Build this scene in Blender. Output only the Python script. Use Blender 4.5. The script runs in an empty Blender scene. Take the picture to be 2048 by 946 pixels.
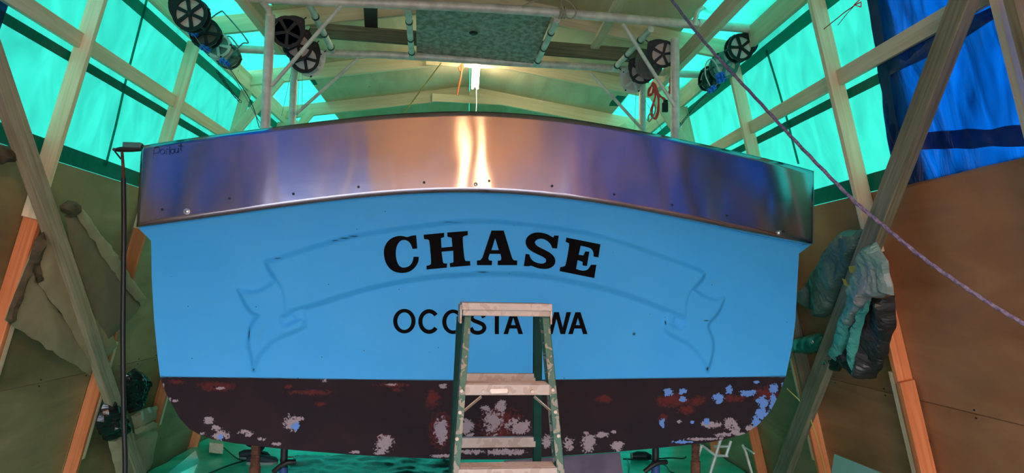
import bpy, math, random
import numpy as np
from mathutils import Vector, Matrix, geometry, noise as mnoise
random.seed(7)
C = bpy.context.scene.collection
SC = bpy.context.scene
# ------------------------------------------------------------------ camera
F = 1365.0; CX, CY = 1024.0, 473.0; H = 1.77          # the photograph is 2048 x 946
def dcam(px, py): return np.array([(px-CX)/F, -(py-CY)/F, -1.0])
ey = dcam(930, 580); ey /= np.linalg.norm(ey)
ez = np.cross(dcam(1930, 597.5), ey); ez /= np.linalg.norm(ez)
if ez[1] < 0: ez = -ez
ex = np.cross(ey, ez)
RM = np.array([ex, ey, ez]); EYE = np.array([0.0, 0.0, H])
cam = bpy.data.cameras.new('camera'); co = bpy.data.objects.new('camera', cam); C.objects.link(co)
cam.sensor_fit = 'HORIZONTAL'; cam.sensor_width = 36; cam.lens = 36*F/2048
cam.clip_start = .05; cam.clip_end = 200
co.matrix_world = Matrix.Translation(Vector(EYE)) @ Matrix([list(r) for r in RM]).to_4x4()
SC.camera = co
# ------------------------------------------------------------------ sky, sun, exposure
SC.view_settings.view_transform = 'Standard'; SC.view_settings.look = 'None'
SC.view_settings.gamma = 1; SC.view_settings.exposure = 0.88
w = bpy.data.worlds.new('world'); SC.world = w; w.use_nodes = True
wn = w.node_tree.nodes['Background']; wn.inputs[0].default_value = (.83, .95, 1.14, 1); wn.inputs[1].default_value = 5.5
sd = bpy.data.lights.new('sun', 'SUN'); sd.energy = 3.0; sd.angle = .35; sd.color = (1, .94, .84)
so = bpy.data.objects.new('sun', sd); C.objects.link(so); so.rotation_euler = (math.radians(12), math.radians(14), 0)
SC.cycles.max_bounces = 10; SC.cycles.diffuse_bounces = 6; SC.cycles.transmission_bounces = 6
SC.cycles.sample_clamp_indirect = 6
SC.cycles.use_denoising = True

# ------------------------------------------------------------------ measuring helpers
def hit(px, py, p, n):
    d = RM @ dcam(px, py); n = np.array(n, float)
    return Vector(EYE + d*(np.dot(np.array(p, float)-EYE, n)/np.dot(d, n)))
K = .22
XL, XR = -2.95, 2.85
def onL(px, py, off=0.0): return hit(px, py, (XL+off*1.024, 0, 0), (1, 0, -K))
def onR(px, py, off=0.0): return hit(px, py, (XR-off*1.024, 0, 0), (1, 0, K))
def wl(y, z, off=0.0): return Vector((XL+K*z+off*1.024, y, z))
def wr(y, z, off=0.0): return Vector((XR-K*z-off*1.024, y, z))
def onZ(px, py, z): return hit(px, py, (0, 0, z), (0, 0, 1))
def onY(px, py, y): return hit(px, py, (0, y, 0), (0, 1, 0))
NL = Vector((1, 0, -K)).normalized(); NR = Vector((-1, 0, -K)).normalized()

# ------------------------------------------------------------------ material helpers
def newmat(name):
    m = bpy.data.materials.new(name); m.use_nodes = True
    nt = m.node_tree; return m, nt, nt.nodes, nt.links, nt.nodes['Principled BSDF']
def rgb(r, g, b): # sRGB 0-255 to linear
    f = lambda c: (c/255/12.92) if c/255 <= .04045 else ((c/255+.055)/1.055)**2.4
    return (f(r), f(g), f(b), 1)
def flat(name, col, rough=.6, metal=0.0, noise=.0, scale=20, bump=0.0, col2=None, spec=None):
    m, nt, N, L, B = newmat(name)
    B.inputs['Roughness'].default_value = rough; B.inputs['Metallic'].default_value = metal
    B.inputs['Base Color'].default_value = col
    if spec is not None: B.inputs['Specular IOR Level'].default_value = spec
    if noise or col2 or bump:
        tc = N.new('ShaderNodeTexCoord'); nz = N.new('ShaderNodeTexNoise'); nz.inputs['Scale'].default_value = scale
        nz.inputs['Detail'].default_value = 6; L.new(tc.outputs['Object'], nz.inputs['Vector'])
        if noise or col2:
            r = N.new('ShaderNodeValToRGB'); r.color_ramp.elements[0].position = .38; r.color_ramp.elements[1].position = .64
            c2 = col2 or tuple(c*(1-noise) for c in col[:3])+(1,)
            r.color_ramp.elements[0].color = c2; r.color_ramp.elements[1].color = col
            L.new(nz.outputs['Fac'], r.inputs[0]); L.new(r.outputs[0], B.inputs['Base Color'])
        if bump:
            b = N.new('ShaderNodeBump'); b.inputs['Strength'].default_value = bump; b.inputs['Distance'].default_value = .01
            L.new(nz.outputs['Fac'], b.inputs['Height']); L.new(b.outputs[0], B.inputs['Normal'])
    return m
def wood(name, c1, c2, grain=(1.2, 26, 26), stain=None, rough=.65, vary=.18, stainpos=.62):
    m, nt, N, L, B = newmat(name); B.inputs['Roughness'].default_value = rough; B.inputs['Specular IOR Level'].default_value = .25
    tc = N.new('ShaderNodeTexCoord'); mp = N.new('ShaderNodeMapping'); mp.inputs['Scale'].default_value = grain
    oi = N.new('ShaderNodeObjectInfo'); ad = N.new('ShaderNodeVectorMath'); ad.operation = 'ADD'
    sc = N.new('ShaderNodeMath'); sc.operation = 'MULTIPLY'; sc.inputs[1].default_value = 40
    L.new(oi.outputs['Random'], sc.inputs[0]); L.new(tc.outputs['Object'], ad.inputs[0]); L.new(sc.outputs[0], ad.inputs[1])
    L.new(ad.outputs[0], mp.inputs[0])
    nz = N.new('ShaderNodeTexNoise'); nz.inputs['Scale'].default_value = 1; nz.inputs['Detail'].default_value = 7; nz.inputs['Distortion'].default_value = 1.1
    L.new(mp.outputs[0], nz.inputs['Vector'])
    r = N.new('ShaderNodeValToRGB'); r.color_ramp.elements[0].position = .3; r.color_ramp.elements[1].position = .68
    r.color_ramp.elements[0].color = c1; r.color_ramp.elements[1].color = c2; L.new(nz.outputs['Fac'], r.inputs[0])
    n2 = N.new('ShaderNodeTexNoise'); n2.inputs['Scale'].default_value = 1.6; n2.inputs['Detail'].default_value = 5; L.new(ad.outputs[0], n2.inputs['Vector'])
    r2 = N.new('ShaderNodeValToRGB'); r2.color_ramp.elements[0].position = stainpos-.2; r2.color_ramp.elements[1].position = stainpos+.15
    r2.color_ramp.elements[0].color = (1, 1, 1, 1); r2.color_ramp.elements[1].color = stain or (.8, .76, .7, 1); L.new(n2.outputs['Fac'], r2.inputs[0])
    mx = N.new('ShaderNodeMix'); mx.data_type = 'RGBA'; mx.blend_type = 'MULTIPLY'; mx.inputs[0].default_value = 1
    L.new(r.outputs[0], mx.inputs[6]); L.new(r2.outputs[0], mx.inputs[7])
    hs = N.new('ShaderNodeHueSaturation'); mr = N.new('ShaderNodeMapRange'); mr.inputs[3].default_value = 1-vary; mr.inputs[4].default_value = 1+vary
    L.new(oi.outputs['Random'], mr.inputs[0]); L.new(mr.outputs[0], hs.inputs['Value']); L.new(mx.outputs[2], hs.inputs['Color'])
    # knots
    vo = N.new('ShaderNodeTexVoronoi'); vo.inputs['Scale'].default_value = 2.6; L.new(ad.outputs[0], vo.inputs['Vector'])
    kr = N.new('ShaderNodeValToRGB'); kr.color_ramp.elements[0].position = .0; kr.color_ramp.elements[1].position = .05
    kr.color_ramp.elements[0].color = (.28, .18, .12, 1); kr.color_ramp.elements[1].color = (1, 1, 1, 1); L.new(vo.outputs['Distance'], kr.inputs[0])
    m2 = N.new('ShaderNodeMix'); m2.data_type = 'RGBA'; m2.blend_type = 'MULTIPLY'; m2.inputs[0].default_value = 1
    L.new(hs.outputs[0], m2.inputs[6]); L.new(kr.outputs[0], m2.inputs[7]); L.new(m2.outputs[2], B.inputs['Base Color'])
    b = N.new('ShaderNodeBump'); b.inputs['Strength'].default_value = .25; b.inputs['Distance'].default_value = .004
    L.new(nz.outputs['Fac'], b.inputs['Height']); L.new(b.outputs[0], B.inputs['Normal'])
    return m
def tarp(name, tr, df, wscale=3.0, rough=.35, bump=.35, mixf=.25, blot=.25, stretch=(1, 1, 1)):
    m, nt, N, L, B = newmat(name); out = N['Material Output']
    tc = N.new('ShaderNodeTexCoord'); mp = N.new('ShaderNodeMapping'); mp.inputs['Scale'].default_value = stretch
    L.new(tc.outputs['Object'], mp.inputs[0])
    nz = N.new('ShaderNodeTexNoise'); nz.inputs['Scale'].default_value = wscale; nz.inputs['Detail'].default_value = 7; nz.inputs['Distortion'].default_value = 1.5
    L.new(mp.outputs[0], nz.inputs['Vector'])
    r = N.new('ShaderNodeValToRGB'); r.color_ramp.elements[0].position = .3; r.color_ramp.elements[1].position = .7
    r.color_ramp.elements[0].color = tuple(c*(1-blot) for c in tr[:3])+(1,); r.color_ramp.elements[1].color = tr
    L.new(nz.outputs['Fac'], r.inputs[0])
    b = N.new('ShaderNodeBump'); b.inputs['Strength'].default_value = bump; b.inputs['Distance'].default_value = .02; L.new(nz.outputs['Fac'], b.inputs['Height'])
    t = N.new('ShaderNodeBsdfTranslucent'); L.new(r.outputs[0], t.inputs['Color']); L.new(b.outputs[0], t.inputs['Normal'])
    B.inputs['Base Color'].default_value = df; B.inputs['Roughness'].default_value = rough; L.new(b.outputs[0], B.inputs['Normal'])
    mx = N.new('ShaderNodeMixShader'); mx.inputs[0].default_value = mixf
    L.new(t.outputs[0], mx.inputs[1]); L.new(B.outputs[0], mx.inputs[2]); L.new(mx.outputs[0], out.inputs['Surface'])
    return m
def emis(name, col, s):
    m, nt, N, L, B = newmat(name); B.inputs['Base Color'].default_value = (0.8, .8, .8, 1)
    B.inputs['Emission Color'].default_value = col; B.inputs['Emission Strength'].default_value = s; return m

M = {}
M['pine'] = wood('pine_lumber', rgb(220, 200, 162), rgb(240, 225, 192), stain=(.88, .85, .8, 1))
M['fir'] = wood('fir_lumber', rgb(205, 120, 72), rgb(232, 150, 98), vary=.1)
M['old'] = wood('weathered_lumber', rgb(112, 110, 90), rgb(154, 150, 124), grain=(1.6, 40, 40), stain=(.55, .5, .42, 1), vary=.1)
M['oldpale'] = wood('pale_weathered_lumber', rgb(150, 140, 114), rgb(188, 178, 148), grain=(1.6, 40, 40), stain=(.6, .56, .48, 1), vary=.1)
M['ply'] = wood('plywood', rgb(142, 132, 94), rgb(174, 162, 120), grain=(.9, 4, 4), stain=(.66, .62, .55, 1), vary=.12)
M['plybrown'] = wood('brown_plywood', rgb(156, 110, 74), rgb(186, 138, 98), grain=(.9, 4, 4), stain=(.66, .62, .55, 1), vary=.06)
M['plyroof'] = wood('roof_plywood', rgb(206, 184, 146), rgb(226, 208, 172), grain=(.8, 5, 5), stain=(.72, .68, .6, 1), vary=.12)
M['green'] = tarp('green_tarp', (.0105, .18, .122, 1), (.03, .62, .44, 1), wscale=2.4, blot=.34, mixf=.22, stretch=(1, 1.6, .8))
M['hem'] = tarp('green_tarp_doubled', (.0, .06, .04, 1), (.0, .2, .12, 1), wscale=6, blot=.3, mixf=.45)
M['seam'] = tarp('green_tarp_seam', (.0, .15, .1, 1), (.0, .3, .2, 1), wscale=6, blot=.1, mixf=.35)
M['bluetarp'] = tarp('blue_tarp', (.0, .033, .15, 1), (.0, .06, .3, 1), wscale=3.2, blot=.8, mixf=.3, bump=1.0, rough=.25, stretch=(1, 2.6, .7))
M['bluehem'] = tarp('blue_tarp_doubled', (.0, .045, .17, 1), (.0, .04, .17, 1), wscale=5, blot=.6, mixf=.5)
M['sheet'] = flat('ground_sheet', (.03, .75, .52, 1), rough=.28, col2=(.02, .5, .35, 1), scale=3, bump=1.0)
M['darksheet'] = flat('dark_plastic', (.06, .11, .09, 1), rough=.25, col2=(.02, .05, .04, 1), scale=7, bump=1.0)
M['concrete'] = flat('concrete', (.2, .2, .18, 1), rough=.9, noise=.3, scale=3)
M['alu'] = flat('aluminium_pipe', (.78, .74, .66, 1), rough=.45, metal=.15, noise=.25, scale=14)
M['aluplate'] = flat('speckled_plate', (.42, .44, .4, 1), rough=.5, metal=.3, col2=(.2, .2, .14, 1), scale=26)
M['steel'] = flat('steel', (.6, .6, .6, 1), rough=.3, metal=1)
M['black'] = flat('black_plastic', (.013, .019, .022, 1), rough=.45, spec=.2)
M['voidsheave'] = flat('black_sheave', (.0, .004, .006, 1), rough=.7, spec=.0)
M['dark'] = flat('dark_iron', (.03, .028, .027, 1), rough=.5, metal=.4)
M['sheave'] = flat('pale_sheave', (.62, .5, .44, 1), rough=.5, noise=.15)
M['whiteplate'] = flat('pale_block_plate', (.55, .6, .56, 1), rough=.45, noise=.2)
M['greyplate'] = flat('grey_green_plate', (.1, .22, .2, 1), rough=.45, noise=.2)
M['darkplate'] = flat('charcoal_plate', (.07, .075, .06, 1), rough=.5)
M['insul'] = flat('blue_insulator', (.01, .12, .62, 1), rough=.25)
M['red'] = flat('red_webbing', (.75, .07, .06, 1), rough=.6)
M['orange'] = flat('orange_cord', (.9, .22, .05, 1), rough=.5)
M['yellow'] = flat('yellow_twine', (.6, .5, .12, 1), rough=.7)
M['manila'] = flat('manila_rope', (.5, .42, .3, 1), rough=.8, noise=.3, scale=60)
M['rope'] = flat('purple_rope', (.26, .22, .34, 1), rough=.7, col2=(.12, .09, .18, 1), scale=90)
M['wire'] = flat('grey_wire', (.16, .2, .2, 1), rough=.5)
M['rust'] = flat('rusty_steel', (.2, .07, .035, 1), rough=.8, col2=(.09, .035, .02, 1), scale=30, bump=.6)
M['bluepipe'] = flat('blue_steel', (.02, .07, .25, 1), rough=.5)
M['glad'] = flat('green_fibreglass', (.006, .07, .05, 1), rough=.4, col2=(.004, .04, .03, 1), scale=8)
M['rubber'] = flat('black_rubber', (.012, .012, .014, 1), rough=.45)
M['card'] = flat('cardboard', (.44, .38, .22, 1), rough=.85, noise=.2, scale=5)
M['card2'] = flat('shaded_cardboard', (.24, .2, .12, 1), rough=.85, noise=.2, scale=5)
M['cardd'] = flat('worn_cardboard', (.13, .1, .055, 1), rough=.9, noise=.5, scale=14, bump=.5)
M['bag'] = flat('black_bag', (.01, .012, .012, 1), rough=.22, bump=.6, scale=8)
M['mirror'] = flat('bright_aluminium', (.8, .8, .78, 1), rough=.25, metal=1)
M['teal'] = flat('pale_teal_sheet', (.3, .55, .48, 1), rough=.4)
M['greyboard'] = flat('grey_board', (.3, .2, .26, 1), rough=.7, noise=.3, scale=5)
M['jeans'] = flat('dark_denim', (.012, .02, .035, 1), rough=.9, noise=.3, scale=40)
M['shirt'] = flat('grey_cotton', (.08, .09, .1, 1), rough=.9)
M['skin'] = flat('skin', (.5, .28, .19, 1), rough=.5)
M['hair'] = flat('brown_hair', (.05, .03, .02, 1), rough=.6)
M['shoe'] = flat('dark_shoe', (.02, .03, .04, 1), rough=.6)
M['sole'] = flat('pale_sole', (.3, .32, .28, 1), rough=.7)
M['letter'] = flat('black_lettering', (.003, .003, .004, 1), rough=.6, spec=.03, col2=(.006, .004, .004, 1), scale=9)
M['ink'] = flat('black_ink', (.01, .01, .02, 1), rough=.5)
M['tube'] = emis('lamp_tube', (1, .86, .6, 1), 30)
M['tubewarm'] = emis('warm_lamp_tube', (1, .5, .2, 1), 130)
M['white'] = flat('white_enamel', (.75, .75, .72, 1), rough=.4)
M['bundle'] = flat('grey_green_tarp', (.09, .17, .14, 1), rough=.4, col2=(.04, .1, .085, 1), scale=6, bump=.8)
M['tealfold'] = flat('teal_tarp', (.08, .42, .34, 1), rough=.4, col2=(.04, .26, .22, 1), scale=6, bump=.6)
M['silver'] = flat('silver_tarp', (.3, .29, .28, 1), rough=.35, col2=(.1, .26, .22, 1), scale=4, bump=.5)
M['olive'] = flat('dark_tarp', (.028, .03, .03, 1), rough=.4, noise=.4, scale=6, bump=.6)
M['gpouch'] = flat('dark_green_tarp', (.01, .12, .08, 1), rough=.35, bump=.6, scale=9)
M['paintadd'] = flat('yellow_paint', (.62, .42, .02, 1), rough=.5)
# ladder metals, splashed with paint
M['lalu'] = flat('splashed_aluminium', (.62, .55, .46, 1), rough=.5, metal=.35, col2=(.34, .22, .13, 1), scale=13, bump=.2)
def splash(name, base, base2, spl, sc=22):
    m, nt, N, L, B = newmat(name); B.inputs['Roughness'].default_value = .5
    tc = N.new('ShaderNodeTexCoord'); n1 = N.new('ShaderNodeTexNoise'); n1.inputs['Scale'].default_value = sc; n1.inputs['Detail'].default_value = 8; n1.inputs['Distortion'].default_value = .6
    L.new(tc.outputs['Object'], n1.inputs['Vector'])
    r = N.new('ShaderNodeValToRGB'); e = r.color_ramp.elements; e[0].position = .35; e[0].color = base2; e[1].position = .53; e[1].color = base
    a = e.new(.55); a.color = spl; L.new(n1.outputs['Fac'], r.inputs[0]); L.new(r.outputs[0], B.inputs['Base Color']); return m
M['grail'] = splash('green_rail_splashed', (.008, .1, .065, 1), (.03, .13, .09, 1), (.24, .24, .18, 1), 30)
M['lstep'] = splash('worn_step_aluminium', (.5, .43, .37, 1), (.46, .38, .31, 1), (.42, .33, .26, 1), 16)
# stainless band: brushed
def stainless():
    m, nt, N, L, B = newmat('brushed_stainless')
    B.inputs['Metallic'].default_value = 1; B.inputs['Base Color'].default_value = (.43, .39, .46, 1)
    B.inputs['Roughness'].default_value = .3; B.inputs['Anisotropic'].default_value = 1
    tg = N.new('ShaderNodeTangent'); tg.direction_type = 'UV_MAP'; tg.uv_map = 'UVMap'; L.new(tg.outputs[0], B.inputs['Tangent'])
    tc = N.new('ShaderNodeTexCoord'); mp = N.new('ShaderNodeMapping'); mp.inputs['Scale'].default_value = (1.4, 1, 9); L.new(tc.outputs['Object'], mp.inputs[0])
    nz = N.new('ShaderNodeTexNoise'); nz.inputs['Scale'].default_value = 3; nz.inputs['Detail'].default_value = 4; L.new(mp.outputs[0], nz.inputs['Vector'])
    mr = N.new('ShaderNodeMapRange'); mr.inputs[3].default_value = .11; mr.inputs[4].default_value = .17; L.new(nz.outputs['Fac'], mr.inputs[0]); L.new(mr.outputs[0], B.inputs['Roughness'])
    return m
M['band'] = stainless()
# transom paint
def transom_mat():
    m, nt, N, L, B = newmat('boat_paint'); B.inputs['Roughness'].default_value = .5; B.inputs['Specular IOR Level'].default_value = .1
    def att(n):
        a = N.new('ShaderNodeAttribute'); a.attribute_name = n; return a.outputs['Fac']
    tc = N.new('ShaderNodeTexCoord')
    def nz(s, d=8, dist=0.5):
        n = N.new('ShaderNodeTexNoise'); n.inputs['Scale'].default_value = s; n.inputs['Detail'].default_value = d; n.inputs['Distortion'].default_value = dist
        L.new(tc.outputs['Object'], n.inputs['Vector']); return n.outputs['Fac']
    def math_(op, a, b=None, clamp=False):
        q = N.new('ShaderNodeMath'); q.operation = op; q.use_clamp = clamp
        for i, v in enumerate((a, b)):
            if v is None: continue
            if isinstance(v, (int, float)): q.inputs[i].default_value = v
            else: L.new(v, q.inputs[i])
        return q.outputs[0]
    def thr(v, lo, hi):
        q = N.new('ShaderNodeMapRange'); q.inputs[1].default_value = lo; q.inputs[2].default_value = hi; L.new(v, q.inputs[0]); return q.outputs[0]
    def mix(f, a, b):
        q = N.new('ShaderNodeMix'); q.data_type = 'RGBA'
        L.new(f, q.inputs[0])
        for i, v in ((6, a), (7, b)):
            if isinstance(v, tuple): q.inputs[i].default_value = v
            else: L.new(v, q.inputs[i])
        return q.outputs[2]
    n1 = nz(1.7, 4); fine = nz(55, 6, 1.0); mid = nz(14, 8, 1.2)
    blue = mix(thr(n1, .3, .7), (.06, .46, .95, 1), (.08, .5, .98, 1))
    sm = thr(nz(4.5, 6, 1), .66, .76); blue = mix(math_('MULTIPLY', sm, .25), blue, (.16, .3, .52, 1))
    vo = N.new('ShaderNodeTexVoronoi'); vo.inputs['Scale'].default_value = 10; vo.inputs['Randomness'].default_value = 1; L.new(tc.outputs['Object'], vo.inputs['Vector'])
    dots = math_('LESS_THAN', vo.outputs['Distance'], .035); blue = mix(math_('MULTIPLY', dots, .75), blue, (.01, .03, .07, 1))
    blue = mix(att('scratch'), blue, (.01, .012, .02, 1))
    blk = mix(thr(nz(3, 6, 1), .4, .65), (.028, .022, .026, 1), (.036, .026, .029, 1))
    def patch(name):
        g = thr(att(name), .03, .4); a_ = math_('ADD', math_('MULTIPLY', math_('SUBTRACT', mid, .5), 1.5), math_('MULTIPLY', math_('SUBTRACT', fine, .5), 2.2))
        return math_('ADD', att(name), math_('MULTIPLY', a_, g))
    blk = mix(thr(patch('redpatch'), .45, 1.1), blk, (.12, .03, .028, 1))
    blk = mix(thr(patch('whitepatch'), .62, .85), blk, (.36, .3, .32, 1))
    blk = mix(thr(patch('bluepatch'), .5, .56), blk, (.14, .3, .66, 1))
    L.new(math_('MULTIPLY', math_('SUBTRACT', 1.0, att('bottom')), .1), B.inputs['Specular IOR Level'])
    col = mix(att('bottom'), blue, blk); L.new(col, B.inputs['Base Color'])
    b = N.new('ShaderNodeBump'); b.inputs['Strength'].default_value = .12; b.inputs['Distance'].default_value = .004; L.new(mid, b.inputs['Height']); L.new(b.outputs[0], B.inputs['Normal'])
    return m
M['hull'] = transom_mat()
M['hullblue'] = flat('hull_blue', (.04, .3, .68, 1), rough=.4)
M['hullblack'] = flat('hull_bottom_paint', (.022, .014, .015, 1), rough=.6)
M['deck'] = flat('deck_grey', (.3, .32, .33, 1), rough=.7)

# ------------------------------------------------------------------ object helpers
WM = {}
def link(o, parent=None, world=None):
    C.objects.link(o); world = world or Matrix.Identity(4)
    if parent is not None:
        o.parent = parent; o.matrix_local = WM[parent.name].inverted() @ world
    else: o.matrix_local = world
    WM[o.name] = world.copy(); return o
def tag(o, label=None, cat=None, group=None, kind=None):
    if label: o['label'] = label
    if cat: o['category'] = cat
    if group: o['group'] = group
    if kind: o['kind'] = kind
    return o
def thing(name, label, cat, loc, group=None):
    o = bpy.data.objects.new(name, None); o.empty_display_size = .1
    link(o, None, Matrix.Translation(Vector(loc))); return tag(o, label, cat, group)
class MB:
    def __init__(s): s.v = []; s.f = []
    def add(s, vs, fs):
        n = len(s.v); s.v += [tuple(v) for v in vs]; s.f += [tuple(i+n for i in f) for f in fs]; return s
    def box(s, c, hx, hy, hz, R=None):
        R = R or Matrix.Identity(3); c = Vector(c)
        vs = [c + R @ Vector((sx*hx, sy*hy, sz*hz)) for sx in (-1, 1) for sy in (-1, 1) for sz in (-1, 1)]
        return s.add(vs, [(0, 1, 3, 2), (4, 6, 7, 5), (0, 4, 5, 1), (2, 3, 7, 6), (0, 2, 6, 4), (1, 5, 7, 3)])
    def tube(s, pts, r, n=12, cap=True, twist=0, lob=0, rr=None, closed=False):
        pts = [Vector(p) for p in pts]; m = len(pts); up = None; rings = []
        for i, p in enumerate(pts):
            if closed: d = pts[(i+1) % m]-pts[i-1]
            else: d = pts[min(i+1, m-1)]-pts[max(i-1, 0)]
            d.normalize()
            if up is None:
                up = d.orthogonal().normalized()
            up = (up-d*up.dot(d)).normalized(); sd_ = d.cross(up)
            R_ = rr[i] if rr else r
            ring = []
            for k in range(n):
                a = 2*math.pi*k/n
                q = R_*(1+lob*math.cos(3*(a-twist*i)))
                ring.append(p+(up*math.cos(a)+sd_*math.sin(a))*q)
            rings.append(ring)
        vs = [v for rg in rings for v in rg]; fs = []
        for i in range(m if closed else m-1):
            j = (i+1) % m
            for k in range(n): fs.append((i*n+k, i*n+(k+1) % n, j*n+(k+1) % n, j*n+k))
        if cap and not closed: fs += [tuple(range(n-1, -1, -1)), tuple((m-1)*n+k for k in range(n))]
        return s.add(vs, fs)
    def prism(s, poly, depthvec):   # poly: list of Vectors (planar)
        n = len(poly); d = Vector(depthvec); vs = [Vector(p) for p in poly]+[Vector(p)+d for p in poly]
        tris = geometry.tessellate_polygon([[Vector(p) for p in poly]])
        fs = [t for t in tris]+[tuple(i+n for i in reversed(t)) for t in tris]+[(i, (i+1) % n, (i+1) % n+n, i+n) for i in range(n)]
        return s.add(vs, fs)
    def build(s, name, mat, parent=None, smooth=False, frame=None, bevel=0):
        """frame: world matrix of the object's own axes; vertices are given in world space"""
        me = bpy.data.meshes.new(name); fr = frame or (Matrix.Translation(sum((Vector(v) for v in s.v), Vector())/max(1, len(s.v))))
        inv = fr.inverted(); me.from_pydata([tuple(inv @ Vector(v)) for v in s.v], [], s.f); me.update()
        import bmesh
        bm = bmesh.new(); bm.from_mesh(me); bmesh.ops.recalc_face_normals(bm, faces=bm.faces); bm.to_mesh(me); bm.free()
        if smooth:
            for p in me.polygons: p.use_smooth = True
        me.materials.append(mat); o = bpy.data.objects.new(name, me); link(o, parent, fr)
        if smooth and bevel == 0:
            me.set_sharp_from_angle(angle=math.radians(40))
        if bevel:
            b = o.modifiers.new('bevel', 'BEVEL'); b.width = bevel; b.segments = 2; b.limit_method = 'ANGLE'
        return o
def beam(name, a, b, w_, t_, up, mat, parent=None, bevel=.003, warp=0.0):
    """board from a to b; w_ along up, t_ across; own axes along the board so the grain follows it"""
    a, b, up = Vector(a), Vector(b), Vector(up); d = (b-a).normalized(); up = (up-d*up.dot(d)).normalized(); s = d.cross(up)
    fr = Matrix((( d.x, up.x, s.x, 0), (d.y, up.y, s.y, 0), (d.z, up.z, s.z, 0), (0, 0, 0, 1))); fr.translation = (a+b)/2
    m = MB(); R = fr.to_3x3(); m.box((a+b)/2, (b-a).length/2, w_/2, t_/2, R)
    return m.build(name, mat, parent, frame=fr, bevel=bevel)
def resample(pts, n):
    P = np.array([list(p) for p in pts], float); d = np.r_[0, np.cumsum(np.linalg.norm(np.diff(P, axis=0), axis=1))]
    t = np.linspace(0, d[-1], n); return [Vector([np.interp(x, d, P[:, k]) for k in range(P.shape[1])]) for x in t]
def spline(pts, n):
    """Catmull-Rom through pts"""
    P = [Vector(p) for p in pts]; P = [P[0]*2-P[1]]+P+[P[-1]*2-P[-2]]; out = []; m = len(P)-3
    for i in range(n):
        t = i/(n-1)*m; k = min(int(t), m-1); t -= k; a, b, c, d = P[k:k+4]
        out.append(.5*((2*b)+(c-a)*t+(2*a-5*b+4*c-d)*t*t+(3*b-a-3*c+d)*t**3))
    return out
def grid_surface(name, fn, nu, nv, mat, parent, smooth=True, frame=None):
    vs = [fn(i/(nu-1), j/(nv-1)) for j in range(nv) for i in range(nu)]
    fs = [(j*nu+i, j*nu+i+1, (j+1)*nu+i+1, (j+1)*nu+i) for j in range(nv-1) for i in range(nu-1)]
    me = bpy.data.meshes.new(name); me.from_pydata([tuple(v) for v in vs], [], fs); me.update()
    if smooth:
        for p in me.polygons: p.use_smooth = True
    me.materials.append(mat); o = bpy.data.objects.new(name, me); return link(o, parent)
def nz3(p, s=1.0): return mnoise.noise(Vector(p)*s)

# ------------------------------------------------------------------ structure: floor, walls, roof
YB, YE = -2.7, 9.2
TL, TR = 2.48, 2.375            # top of the plywood
LY = [3.98+1.26*k for k in range(-5, 5)]; RY = [3.78+1.24*k for k in range(-5, 5)]
def struct(name):
    o = bpy.data.objects.new(name, None); link(o); o['kind'] = 'structure'; return o
floor = MB().box((0, 1.1, -.05), 4.0, 8.3, .05).build('floor', M['concrete']); floor['kind'] = 'structure'
ground = MB().box((0, 0, -.16), 60, 60, .05).build('ground', M['concrete']); ground['kind'] = 'structure'

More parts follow.
